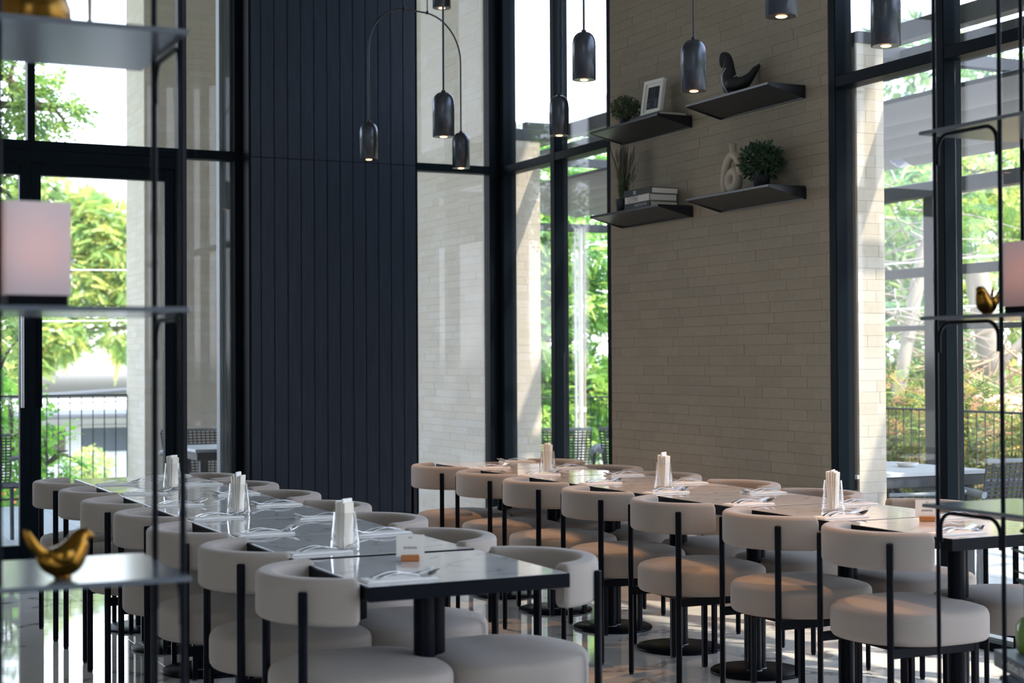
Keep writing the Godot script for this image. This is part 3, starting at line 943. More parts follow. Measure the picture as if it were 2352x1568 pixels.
func build_statue(at: Vector3) -> void:
	var g := thing("bird_statue", "black stylised bird sculpture with pale outlines on the upper right shelf", "sculpture", at, 1.0)
	# local: head towards -z, tail towards +z
	var body := spline([Vector3(0, 0.175, 0.125), Vector3(0, 0.115, 0.085), Vector3(0, 0.07, 0.03), Vector3(0, 0.062, -0.012), Vector3(0, 0.11, -0.03), Vector3(0, 0.165, -0.033), Vector3(0, 0.205, -0.037), Vector3(0, 0.234, -0.048), Vector3(0, 0.236, -0.064), Vector3(0, 0.212, -0.074), Vector3(0, 0.186, -0.072), Vector3(0, 0.172, -0.064)], 6)
	var rad := []
	var key := [0.010, 0.026, 0.046, 0.056, 0.047, 0.036, 0.031, 0.027, 0.022, 0.015, 0.011, 0.003]
	for i in body.size():
		var t := float(i) / 6.0
		var k := mini(int(t), 10)
		rad.append(lerpf(key[k], key[k + 1], t - k))
	part(g, "body", tube(body, rad, 18, 0.85), M.statue)
	for s in [-1.0, 1.0]:
		var wing := spline([Vector3(s * 0.03, 0.105, -0.04), Vector3(s * 0.045, 0.07, -0.01), Vector3(s * 0.042, 0.08, 0.05), Vector3(s * 0.03, 0.125, 0.10), Vector3(s * 0.016, 0.185 + s * 0.006, 0.142)], 6)
		var wr := []
		for i in wing.size():
			var t := float(i) / (wing.size() - 1)
			wr.append(0.008 + 0.040 * sin(PI * pow(t, 0.6)) * (1 - t * 0.55))
		part(g, "wing", tube(wing, wr, 12, 0.45), M.statue)
		var line := spline([Vector3(s * 0.053, 0.105, -0.012), Vector3(s * 0.056, 0.125, 0.025), Vector3(s * 0.046, 0.145, 0.07), Vector3(s * 0.03, 0.172, 0.11), Vector3(s * 0.016, 0.199 + s * 0.006, 0.141)], 5)
		part(g, "outline", tube(line, 0.0026, 6), M.edging)
		part(g, "outline", tube(spline([Vector3(s * 0.030, 0.165, -0.05), Vector3(s * 0.034, 0.12, -0.072), Vector3(s * 0.040, 0.07, -0.066), Vector3(s * 0.036, 0.02, -0.04)], 5), 0.0026, 6), M.edging)
	part(g, "foot", lathe([[0.0, 0.0], [0.045, 0.0], [0.055, 0.02], [0.05, 0.06], [0.0, 0.07]], 24), M.statue, Vector3(0, 0.0, -0.002), Basis.from_scale(Vector3(0.85, 1, 0.95)))

# ---------------------------------------------------------------- the two open racks in front
func gold_bird(label: String, at: Vector3, turn: float, sc: float) -> void:
	var g := thing("bird_figurine", label, "figurine", at, turn, "gilded bird figurines on the racks")
	g.scale = Vector3.ONE * sc
	# head towards +x
	var body := spline([Vector3(-0.042, 0.052, 0), Vector3(-0.026, 0.040, 0), Vector3(-0.004, 0.034, 0), Vector3(0.016, 0.040, 0), Vector3(0.030, 0.060, 0), Vector3(0.040, 0.078, 0), Vector3(0.052, 0.082, 0), Vector3(0.066, 0.076, 0)], 6)
	var key := [0.008, 0.024, 0.033, 0.033, 0.026, 0.019, 0.014, 0.002]
	var rad := []
	for i in body.size():
		var t := float(i) / 6.0
		var k := mini(int(t), 6)
		rad.append(lerpf(key[k], key[k + 1], t - k))
	part(g, "body", tube(body, rad, 18, 0.9), M.gold)
	part(g, "foot", lathe([[0.0, 0.0], [0.017, 0.0], [0.018, 0.004], [0.012, 0.009], [0.0, 0.012]], 20), M.bronze, Vector3(0.004, 0, 0))
	for s in [-1.0, 1.0]:
		part(g, "tail_feather", tube(spline([Vector3(-0.026, 0.044, s * 0.006), Vector3(-0.05, 0.066, s * 0.012), Vector3(-0.068, 0.098, s * 0.016)], 5), [0.012, 0.0115, 0.011, 0.0105, 0.010, 0.0095, 0.009, 0.008, 0.006, 0.004, 0.001], 10, 0.5), M.gold)
		part(g, "wing", tube(spline([Vector3(0.022, 0.052, s * 0.024), Vector3(-0.002, 0.045, s * 0.031), Vector3(-0.03, 0.054, s * 0.022)], 5), [0.002, 0.009, 0.013, 0.0155, 0.0165, 0.016, 0.0145, 0.012, 0.009, 0.005, 0.001], 10, 0.5), M.gold)
		part(g, "eye", lathe([[0.0, -0.003], [0.003, 0.0], [0.0, 0.003]], 8), M.bronze, Vector3(0.05, 0.087, s * 0.0125))

func table_lamp(label: String, at: Vector3) -> void:
	var g := thing("table_lamp", label, "lamp", at, 0.05, "square shaded lamps on the racks")
	part(g, "base", cbox(Vector3(0.112, 0.027, 0.112), 0.002), M.black, Vector3(0, 0.0137, 0))
	part(g, "post", cbox(Vector3(0.012, 0.06, 0.012), 0.001), M.black, Vector3(0, 0.05, 0))
	var st := S()
	for s in [-1.0, 1.0]:
		add_box(st, Vector3(s * 0.0595, 0.113, 0), Vector3(0.001, 0.178, 0.12))
		add_box(st, Vector3(0, 0.113, s * 0.0595), Vector3(0.118, 0.178, 0.001))
	add_box(st, Vector3(0, 0.2015, 0), Vector3(0.118, 0.001, 0.118))
	part(g, "lamp_shade", done(st), M.shade)
	part(g, "bulb", lathe([[0.0, 0.08], [0.012, 0.083], [0.02, 0.1], [0.02, 0.118], [0.012, 0.134], [0.0, 0.138]], 16), M.glow)
	var l := OmniLight3D.new()
	l.name = "lamp_light"
	g.add_child(l)
	l.position = Vector3(0, 0.11, 0)
	l.light_color = Color(1.0, 0.60, 0.42)
	l.light_energy = 0.007
	l.omni_range = 10.0
	l.omni_attenuation = 2.0
	l.light_size = 0.02
	l.shadow_enabled = true

func rack(label: String, xs: Array, pz: Array, shelf_x: Vector2, shelf_z: Vector2, levels: Array) -> void:
	var g := thing("display_rack", label, "rack", Vector3.ZERO, 0, "open black steel display racks")
	for x in xs:
		for z in pz:
			part(g, "post", tube([Vector3(x, 0.0, z), Vector3(x, 3.0, z)], 0.0062, 10), M.black)
	for y in levels:
		var s := span(Vector3(shelf_x.x, y - 0.010, shelf_z.x), Vector3(shelf_x.y, y, shelf_z.y), 0.002)
		part(g, "shelf", s[0], M.rack_shelf, s[1])
		for x in xs:
			var r := 0.042
			var z0: float = pz[0]
			var z1: float = pz[1]
			var path := [Vector3(x, y - 0.10, z0 + 0.011)]
			path.append_array(arc(Vector3(x, y - 0.019 - r, z0 + 0.011 + r), Vector3(0, 0, -1), Vector3.UP, r, 0, 90, 8))
			path.append_array(arc(Vector3(x, y - 0.019 - r, z1 - 0.011 - r), Vector3(0, 0, 1), Vector3.UP, r, 90, 0, 8))
			path.append(Vector3(x, y - 0.10, z1 - 0.011))
			part(g, "bracket", tube(path, 0.0055, 8), M.black)

func build_racks() -> void:
	rack("open black steel rack at the left edge, with lamp and gold bird", [0.381, 0.718], [-3.18, -2.945], Vector2(0.372, 0.720), Vector2(-3.30, -2.89), [1.982, 1.457, 0.950, 0.34])
	rack("open black steel rack at the right edge, with lamp, bird and green vase", [2.907, 3.225], [-3.335, -3.085], Vector2(2.897, 3.24), Vector2(-3.39, -2.98), [1.986, 1.470, 0.950, 0.34])
	table_lamp("small square shaded table lamp glowing on the left rack's middle shelf", Vector3(0.462, 1.4575, -3.09))
	table_lamp("small square shaded table lamp glowing on the right rack's middle shelf", Vector3(3.135, 1.4705, -3.20))
	gold_bird("gold bird figurine facing right on the left rack's lower shelf", Vector3(0.495, 0.9505, -2.975), 0.1, 0.95)
	gold_bird("gold bird figurine facing left on the right rack's middle shelf", Vector3(2.985, 1.4705, -3.22), PI + 0.3, 0.8)
	var o := thing("round_vase", "dark bronze round bowl at the top left corner of the left rack", "vase", Vector3(0.46, 1.9825, -3.06))
	part(o, "bowl", lathe([[0.0, 0.0], [0.06, 0.0], [0.072, 0.01], [0.07, 0.05], [0.055, 0.09], [0.035, 0.11], [0.03, 0.108], [0.05, 0.085], [0.063, 0.05], [0.06, 0.015], [0.0, 0.01]], 32), M.bronze)
	part(o, "rim", lathe([[0.028, 0.108], [0.036, 0.107], [0.037, 0.114], [0.029, 0.115]], 32), M.gold)
	var c := thing("candlestick", "slim pale candlestick on the left rack's top shelf", "candlestick", Vector3(0.592, 1.9825, -3.2))
	part(c, "foot", lathe([[0.0, 0.0], [0.02, 0.0], [0.018, 0.006], [0.006, 0.012], [0.0, 0.012]], 20), M.black)
	part(c, "stem", lathe([[0.0, 0.011], [0.0055, 0.011], [0.0045, 0.05], [0.0065, 0.14], [0.0, 0.14]], 16), M.clay)
	# bottom right: book, green vase, plant
	var cs := thing("storage_box", "grey storage box under the book at the bottom of the right rack", "box", Vector3(3.07, 0.3405, -2.93))
	part(cs, "box_body", cbox(Vector3(0.31, 0.168, 0.36), 0.004), M.rack_shelf, Vector3(0, 0.084, 0))
	part(cs, "lid", cbox(Vector3(0.316, 0.012, 0.366), 0.003), M.rack_shelf, Vector3(0, 0.1741, 0))
	var b := thing("book", "large grey book with script lettering under the green vase on the right rack", "book", Vector3(3.055, 0.521, -3.019), -0.419)
	part(b, "pages", cbox(Vector3(0.26, 0.036, 0.31), 0.001), M.paper, Vector3(0.004, 0.022, 0))
	part(b, "cover_board", cbox(Vector3(0.27, 0.004, 0.32), 0.001), M.window_grey, Vector3(0, 0.002, 0))
	part(b, "cover_board", cbox(Vector3(0.27, 0.004, 0.32), 0.001), M.window_grey, Vector3(0, 0.042, 0))
	var sp := part(b, "spine", cbox(Vector3(0.005, 0.0438, 0.32), 0.001), M.window_grey, Vector3(-0.133, 0.022, 0))
	var f := SystemFont.new(); f.font_names = PackedStringArray(["Droid Serif"]); f.font_italic = true
	var tm := TextMesh.new()
	tm.text = "Christian Dior"; tm.font = f; tm.font_size = 24; tm.pixel_size = 0.0012; tm.depth = 0.0006
	part(sp, "lettering", tm, M.paper, Vector3(-0.0027, 0, 0), Basis(Vector3.UP, -PI / 2))
	var v := thing("green_vase", "glossy green bottle vase standing on the grey book", "vase", Vector3(3.045, 0.5655, -3.125))
	part(v, "body", lathe([[0.0, 0.0], [0.034, 0.0], [0.042, 0.008], [0.045, 0.04], [0.043, 0.075], [0.03, 0.094], [0.012, 0.1], [0.0105, 0.112], [0.008, 0.112], [0.009, 0.09], [0.0, 0.02]], 32), M.green_glass)
	var pl := thing("leaf_stem", "round leaved dark green sprig standing in the green vase", "plant", Vector3(3.045, 0.6645, -3.125))
	part(pl, "stem", tube(spline([Vector3(0, -0.06, 0), Vector3(-0.004, 0.05, 0), Vector3(0.004, 0.12, 0), Vector3(0.0, 0.2, 0)], 5), 0.0022, 6), M.herb_dark)
	for k in 11:
		var a := k * 2.4
		var hgt := 0.035 + 0.017 * k
		var st := S()
		var rows := []
		var dir := Vector3(cos(a), 0.35, sin(a)).normalized()
		for i in 7:
			var t := float(i) / 6
			var w := 0.022 * sin(PI * clampf(t * 0.94 + 0.03, 0, 1))
			var side := dir.cross(Vector3.UP).normalized()
			rows.append(PackedVector3Array([dir * (0.012 + t * 0.05) + side * w + Vector3(0, 0.004, 0), dir * (0.012 + t * 0.05), dir * (0.012 + t * 0.05) - side * w + Vector3(0, 0.004, 0), dir * (0.012 + t * 0.05) - Vector3(0, 0.001, 0)]))
		add_grid(st, rows)
		part(pl, "leaf", done(st), M.herb_dark, Vector3(0, hgt, 0))

# ---------------------------------------------------------------- outside
func wicker_proto() -> Node3D:
	var g := thing("wicker_chair", "", "chair", Vector3.ZERO, 0, "grey wicker chairs on the terrace")
	# faces +z
	var bk := S()
	var n := 15
	for i in n:
		var x := lerpf(-0.25, 0.25, float(i) / (n - 1))
		var bow := 0.05 * (1 - pow(x / 0.25, 2))
		add_tube(bk, [Vector3(x * 0.88, 0.44, -0.23 - bow * 0.5), Vector3(x * 0.95, 0.62, -0.25 - bow), Vector3(x, 0.80, -0.29 - bow)], 0.0055, 4, 1.4)
	for j in 17:
		var y := lerpf(0.44, 0.80, float(j) / 16)
		var p := []
		for i in 9:
			var x := lerpf(-0.25, 0.25, i / 8.0)
			var bow := 0.05 * (1 - pow(x / 0.25, 2))
			var t := (y - 0.44) / 0.36
			p.append(Vector3(x * lerpf(0.88, 1.0, t), y, -0.23 - 0.06 * t - bow * lerpf(0.5, 1.0, t)))
		add_tube(bk, p, 0.0055, 4)
	part(g, "woven_back", done(bk), M.rattan)
	var top := []
	for i in 13:
		var x := lerpf(-0.255, 0.255, i / 12.0)
		top.append(Vector3(x, 0.805, -0.29 - 0.05 * (1 - pow(x / 0.255, 2))))
	part(g, "top_rail", tube(top, 0.013, 8), M.rattan_light)
	var se := S()
	for i in 16: add_tube(se, [Vector3(-0.25, 0.44, -0.22 + i * 0.03), Vector3(0.25, 0.44, -0.22 + i * 0.03)], 0.008, 4)
	for i in 16: add_tube(se, [Vector3(-0.24 + i * 0.032, 0.444, -0.23), Vector3(-0.24 + i * 0.032, 0.444, 0.24)], 0.007, 4)
	part(g, "woven_seat", done(se), M.rattan)
	for s in [-1.0, 1.0]:
		part(g, "arm", tube(spline([Vector3(s * 0.25, 0.62, -0.27), Vector3(s * 0.29, 0.65, -0.05), Vector3(s * 0.285, 0.63, 0.2)], 5), 0.02, 8, 1.5), M.rattan_light)
		part(g, "arm_post", tube([Vector3(s * 0.285, 0.62, 0.19), Vector3(s * 0.265, 0.42, 0.22)], 0.014, 8), M.rattan)
		for z in [-0.24, 0.22]:
			part(g, "leg", tube([Vector3(s * 0.24, 0.44, z), Vector3(s * 0.25, 0.0, z * 1.1)], 0.016, 8), M.rattan)
	return g

func rail_run(label: String, a: Vector3, b: Vector3, y: float, gap: float) -> void:
	var g := thing("railing", label, "railing", Vector3.ZERO, 0, "terrace railings of thin black bars")
	part(g, "top_rail", tube([a + Vector3(0, y, 0), b + Vector3(0, y, 0)], 0.010, 8), M.rail)
	part(g, "bottom_rail", tube([a + Vector3(0, 0.08, 0), b + Vector3(0, 0.08, 0)], 0.010, 8), M.rail)
	var n := int(a.distance_to(b) / gap)
	var bar := tube([Vector3(0, 0.08, 0), Vector3(0, y, 0)], 0.0052, 6)
	for i in n + 1:
		part(g, "bar", bar, M.rail, a.lerp(b, float(i) / n))

func build_outside() -> void:
	# ground far below the terrace, terrace floors
	var gr := thing("ground", "sunlit garden ground below the terrace", "ground", Vector3.ZERO, 0, "", "structure")
	pbox(gr, "earth", Vector3(-120, -5.5, -150), Vector3(160, -5.0, 60), M.soil, 0.0)
	var te := thing("terrace", "raised terrace outside the glass walls, grey deck and pale paving", "terrace", Vector3.ZERO, 0, "", "structure")
	pbox(te, "terrace_base", Vector3(-6, -0.4, -15.4), Vector3(9.3, -0.03, -10.96), M.mortar, 0.0)
	pbox(te, "terrace_base", Vector3(5.25, -0.4, -10.959), Vector3(9.3, -0.03, 6), M.mortar, 0.0)
	for k in 44:
		pbox(te, "deck_board", Vector3(-2.0 + k * 0.16, -0.03, -15.35), Vector3(-2.0 + k * 0.16 + 0.154, 0.0, -10.97), M.deck, 0.003)
	for i in 5:
		for j in 9:
			pbox(te, "paver", Vector3(5.26 + i * 0.8, -0.03, -10.9 + j * 1.2), Vector3(5.26 + i * 0.8 + 0.794, 0.0, -10.9 + j * 1.2 + 1.194), M.pave, 0.002)
	# brick pillars outside
	var wa := thing("wall_outer_column", "tall cream brick column standing outside the far glass wall", "wall", Vector3.ZERO, 0, "", "structure")
	pbox(wa, "core", Vector3(3.19, -0.02, -15.26), Vector3(4.03, 5.88, -14.48), M.mortar, 0.0)
	brick_wall(wa, Vector3(3.17, -0.02, -14.478), Vector3(1, 0, 0), Vector3(0, 0, 1), 0.86, 5.6, 31, 190, Vector2(0.4, 5.2))
	brick_wall(wa, Vector3(3.188, -0.02, -15.26), Vector3(0, 0, 1), Vector3(-1, 0, 0), 0.782, 5.6, 32, 110, Vector2(0.4, 5.2))
	var wb := thing("wall_outer_fin", "pale brick wall seen through the pane beside the dark boards", "wall", Vector3.ZERO, 0, "", "structure")
	pbox(wb, "core", Vector3(5.148, -0.02, -14.5), Vector3(5.28, 5.88, -10.96), M.mortar, 0.0)
	brick_wall(wb, Vector3(5.146, -0.02, -14.48), Vector3(0, 0, 1), Vector3(-1, 0, 0), 3.5, 5.4, 33, 300, Vector2(0.5, 4.6))
	var wc := thing("wall_outer_pier", "low sunlit cream brick pier outside the narrow pane by the corner", "wall", Vector3.ZERO, 0, "", "structure")
	pbox(wc, "core", Vector3(5.281, -0.02, -11.7), Vector3(5.535, 3.1, -10.98), M.mortar, 0.0)
	brick_wall(wc, Vector3(5.281, -0.02, -10.978), Vector3(1, 0, 0), Vector3(0, 0, 1), 0.256, 3.12, 34, 110, Vector2(0.6, 3.2))
	pbox(wc, "coping", Vector3(5.27, 3.10, -11.72), Vector3(5.60, 3.19, -10.95), M.beam_out)
	var wd := thing("wall_outer_end", "bright cream brick wall end outside the pane right of the feature wall", "wall", Vector3.ZERO, 0, "", "structure")
	pbox(wd, "core", Vector3(5.225, -0.02, -9.04), Vector3(5.405, 3.02, -6.62), M.mortar, 0.0)
	brick_wall(wd, Vector3(5.224, -0.02, -6.618), Vector3(1, 0, 0), Vector3(0, 0, 1), 0.18, 3.06, 35, 110, Vector2(0.6, 3.2))
	pbox(wd, "coping", Vector3(5.222, 3.04, -9.06), Vector3(5.43, 3.10, -6.58), M.beam_out)
	# railings
	rail_run("thin black bar railing at the far end of the wooden deck, left", Vector3(-1.6, 0, -15.2), Vector3(3.16, 0, -15.2), 1.05, 0.108)
	rail_run("thin black bar railing before the bright trees past the corner pier", Vector3(5.7, 0, -15.2), Vector3(9.0, 0, -15.2), 0.95, 0.1)
	rail_run("thin black bar railing before the red tipped hedge on the right", Vector3(9.0, 0, -15.2), Vector3(9.0, 0, -5.0), 0.92, 0.1)
	# pergola
	var pg := thing("pergola", "steel pergola with glass strips over the right terrace", "pergola", Vector3.ZERO, 0, "", "")
	for b in [[Vector3(5.61, 3.10, -14.3), Vector3(5.70, 3.2, -3.0)], [Vector3(6.3, 3.12, -14.3), Vector3(6.42, 3.26, -3.0)], [Vector3(8.75, 2.72, -14.4), Vector3(8.87, 2.84, -3.0)], [Vector3(8.1, 3.02, -14.4), Vector3(8.2, 3.10, -3.0)], [Vector3(8.9, 2.06, -14.4), Vector3(8.98, 2.14, -3.0)], [Vector3(8.9, 1.60, -14.4), Vector3(8.96, 1.645, -3.0)]]:
		pbox(pg, "beam", b[0], b[1], M.beam_out)
	pbox(pg, "beam", Vector3(5.5, 2.72, -14.45), Vector3(8.9, 2.80, -14.37), M.beam_out)
	for z in [-13.0, -11.2, -9.4, -7.6, -5.8, -4.0]:
		pbox(pg, "rafter", Vector3(5.5, 3.2, z), Vector3(8.8, 3.28, z + 0.07), M.beam_out)
	for z in [-14.4, -10.34, -6.2]:
		pbox(pg, "post", Vector3(8.88, 0, z), Vector3(9.0, 2.85, z + 0.12), M.post_out)
	for z in [-13.0, -11.2, -9.4, -7.6, -5.8]:
		pbox(pg, "roof_pane", Vector3(5.5, 3.285, z + 0.08), Vector3(6.3, 3.295, z + 1.8), M.roof_glass, 0.0)
		pbox(pg, "roof_pane", Vector3(8.0, 3.285, z + 0.08), Vector3(8.8, 3.295, z + 1.8), M.roof_glass, 0.0)
	# folded awning
	for k in 2:
		var aw := thing("awning", ["grey folding awning under the pergola beyond the corner", "grey folding awning under the pergola on the right"][k], "awning", Vector3.ZERO, 0, "folding awnings")
		var z0: float = [-14.2, -9.3][k]
		var z1: float = [-9.45, -3.2][k]
		var n := 5
		for i in n:
			var st := S()
			var rows := []
			var low := []
			for s in 9:
				var t := s / 8.0
				var x := 6.46 + (i + t) * 0.32
				var y := 2.98 - 0.10 * sin(PI * t) - 0.012 * i
				rows.append(PackedVector3Array([Vector3(x, y, z0), Vector3(x, y, z1), Vector3(x, y + 0.006, z1), Vector3(x, y + 0.006, z0)]))
			add_grid(st, rows)
			part(aw, "fabric_fold", done(st), M.awning)
			pbox(aw, "fold_bar", Vector3(6.45 + i * 0.32, 2.985, z0), Vector3(6.475 + i * 0.32, 3.01, z1), M.beam_out)
	# downlight in the pergola edge
	var dl := thing("recessed_light", "small lit downlight in the pergola beam on the right", "light", Vector3(8.45, 2.9, -7.6))
	part(dl, "lamp_ring", lathe([[0.03, 0.0], [0.045, 0.0], [0.045, 0.01], [0.03, 0.01]], 20), M.white)
	part(dl, "lamp_glass", lathe([[0.0, 0.002], [0.03, 0.002], [0.03, 0.008], [0.0, 0.008]], 20), M.glow)
	# white pipes
	for p in [[7.555, 0.024, "white drain pipe, thickest of the pale poles past the corner"], [7.500, 0.012, "thin white pole, left of the drain pipe past the corner"], [7.602, 0.013, "thin pinkish pole, right of the drain pipe past the corner"]]:
		var g := thing("standpipe", p[2], "pipe", Vector3(p[0], -0.02, -14.05))
		part(g, "pipe", lathe([[p[1], 0.0], [p[1], 2.74]], 16), M.white if p[1] != 0.013 else M.clay)
		part(g, "clip", lathe([[p[1] * 1.25, 0.85], [p[1] * 1.25, 0.9]], 16), M.white)
	# terrace furniture
	var c := wicker_proto()
	c.position = Vector3(1.50, 0, -12.15); c.rotation.y = 0.15
	c.set_meta("label", "dark wicker armchair outside the left door leaf, beside the deck railing")
	copy(c, Vector3(3.16, 0, -12.3), 0.1, "dark wicker armchair outside, behind the grey table by the tall brick column")
	copy(c, Vector3(5.92, 0, -11.36), 2.65, "grey wicker armchair outside past the corner, nearer of the pair")
	copy(c, Vector3(6.47, 0, -11.10), 2.5, "grey wicker armchair outside past the corner, farther of the pair")
	(copy(c, Vector3(5.535, 0, -6.72), PI, "grey wicker armchair outside the right window, with only its low back showing") as Node3D).scale.y = 0.80
	copy(c, Vector3(6.12, 0, -6.68), PI + 0.08, "grey wicker armchair outside at the right edge, standing before the hedge")
	for t in [[Vector3(3.45, 0, -11.65), "grey terrace table by the tall brick column, outside the far glass", 1.2, 0.7, 0.715], [Vector3(5.66, 0, -7.0), "pale topped terrace table outside the right window, with an ashtray", 0.9, 0.8, 0.74]]:
		var g := thing("terrace_table", t[1], "table", t[0], 0, "terrace tables")
		var y: float = t[4]
		for k in 6:
			part(g, "slat", cbox(Vector3(t[2], 0.022, t[3] / 6 - 0.004), 0.002), M.tabletop_out, Vector3(0, y - 0.011, (k - 2.5) * t[3] / 6))
		part(g, "apron", cbox(Vector3(t[2] - 0.03, 0.06, t[3] - 0.03), 0.003), M.post_out, Vector3(0, y - 0.053, 0))
		for sx in [-1, 1]:
			for sz in [-1, 1]:
				part(g, "leg", cbox(Vector3(0.06, y - 0.08, 0.06), 0.004), M.post_out, Vector3(sx * (t[2] / 2 - 0.08), (y - 0.08) / 2, sz * (t[3] / 2 - 0.08)))
			part(g, "brace", tube([Vector3(sx * (t[2] / 2 - 0.08), y - 0.4, 0), Vector3(sx * 0.1, y - 0.08, 0)], 0.02, 6), M.post_out)
	var ash := thing("ashtray", "round white ashtray on the pale terrace table", "ashtray", Vector3(5.88, 0.7405, -7.0))
	part(ash, "dish", lathe([[0.0, 0.0], [0.05, 0.0], [0.065, 0.022], [0.06, 0.022], [0.046, 0.006], [0.0, 0.006]], 24), M.white)
	var bs := thing("side_table", "small round pedestal table outside the left door leaf", "table", Vector3(1.36, 0, -12.9))
	part(bs, "base", lathe([[0.0, 0.0], [0.22, 0.0], [0.22, 0.012], [0.03, 0.03], [0.0, 0.03]], 32), M.post_out)
	part(bs, "column", lathe([[0.025, 0.028], [0.025, 0.7]], 12), M.post_out)
	part(bs, "top", lathe([[0.0, 0.7], [0.3, 0.7], [0.3, 0.72], [0.0, 0.72]], 32), M.tabletop_out)
	# neighbouring house below the deck
	var h := thing("house", "low white house with a grey roof and brown windows beyond the deck railing", "house", Vector3(2.0, -4.9, -34.0))
	part(h, "wall", cbox(Vector3(16, 5.1, 6), 0.02), M.white, Vector3(4, 2.55, -3))
	part(h, "roof", cbox(Vector3(17, 0.10, 7.4), 0.02), M.roof_dark, Vector3(4, 5.17, -2.6))
	part(h, "roof", cbox(Vector3(16.6, 0.16, 5.0), 0.02), M.roof_pale, Vector3(4, 5.30, -3.4))
	for k in 9:
		var fr := part(h, "window", cbox(Vector3(1.15, 0.62, 0.08), 0.01), M.white, Vector3(-2.2 + k * 1.36, 4.62, 0.02))
		part(fr, "window_pane", cbox(Vector3(1.02, 0.52, 0.05), 0.005), [M.window_brown, M.window_grey][k % 2], Vector3(0, 0, 0.03))
	var gd := thing("garden_wall", "orange brick planter wall below the deck railing", "wall", Vector3(3.3, -5.0, -28.0))
	part(gd, "wall_core", cbox(Vector3(2.0, 4.2, 0.5), 0.02), M.terracotta, Vector3(0, 2.1, 0))
	for k in 4: part(gd, "course", cbox(Vector3(2.04, 0.09, 0.54), 0.01), M.terracotta, Vector3(0, 4.16 - k * 0.11, 0))
	var wh := thing("boundary_wall", "long white boundary wall behind the planter", "wall", Vector3(4, -5.0, -30.0))
	part(wh, "wall_face", cbox(Vector3(24, 4.0, 0.4), 0.02), M.white, Vector3(0, 2.0, 0))
	part(wh, "wall_cap", cbox(Vector3(24.2, 0.08, 0.5), 0.02), M.white, Vector3(0, 4.04, 0))
	# wires
	var ws := [[Vector3(-6, 2.9, -24), Vector3(14, 3.15, -24), 0.009, M.white, "pale overhead wire before the trees, upper one"], [Vector3(-6, 2.1, -24), Vector3(14, 2.4, -24), 0.009, M.white, "pale overhead wire before the trees, lower one"], [Vector3(-8, 0.35, -32), Vector3(16, 1.5, -32), 0.05, M.roof_dark, "thick dark cable above the white house"], [Vector3(-8, 0.7, -32), Vector3(16, 0.9, -32), 0.02, M.roof_dark, "thin dark cable above the white house"]]
	for w in ws:
		var p := []
		for i in 13:
			var t := i / 12.0
			p.append(w[0].lerp(w[1], t) - Vector3(0, 0.25 * sin(PI * t), 0))
		solo("overhead_cable", w[4], "cable", tube(p, w[2], 6), w[3], Vector3.ZERO, 0.0, "overhead cables")
	for k in 2:
		solo("overhead_cable", ["pale wire strung before the trees on the right, upper one", "pale wire strung before the trees on the right, lower one"][k], "cable", tube([Vector3(12, [2.55, 2.0][k], -24), Vector3(12.4, [2.5, 1.95][k], -12), Vector3(12.8, [2.55, 2.0][k], 0)], 0.009, 6), M.white, Vector3.ZERO, 0.0, "overhead cables")

# ---------------------------------------------------------------- trees and shrubs
func sprig(n: int, wid: float, droop: float) -> ArrayMesh:    # unit-long pinnate sprig along +x
	var st := S()
	var tips := []
	for i in n:
		var t := 0.25 + 0.75 * (i / float(n))
		for s in [-1.0, 1.0]: tips.append([Vector3(t, -droop * t * t, 0), Vector3(0.55, -0.12, s * 0.9).normalized(), 0.42 * (1.1 - 0.55 * t)])
	tips.append([Vector3(0.95, -droop, 0), Vector3(1, -0.2, 0).normalized(), 0.34])
	for q in tips:
		var p: Vector3 = q[0]
		var d: Vector3 = q[1]
		var l: float = q[2]
		var side := d.cross(Vector3.UP).normalized() * l * wid
		var m := p + d * l * 0.5 + Vector3(0, 0.03, 0)
		var e := p + d * l - Vector3(0, 0.05, 0)
		st.set_smooth_group(-1)
		for v in [p, m + side, m, m, m + side, e, p, m, m - side, m, e, m - side]: st.add_vertex(v)
	add_tube(st, [Vector3.ZERO, Vector3(0.5, -droop * 0.25, 0), Vector3(0.98, -droop, 0)], [0.018, 0.014, 0.006], 4)
	return done(st)

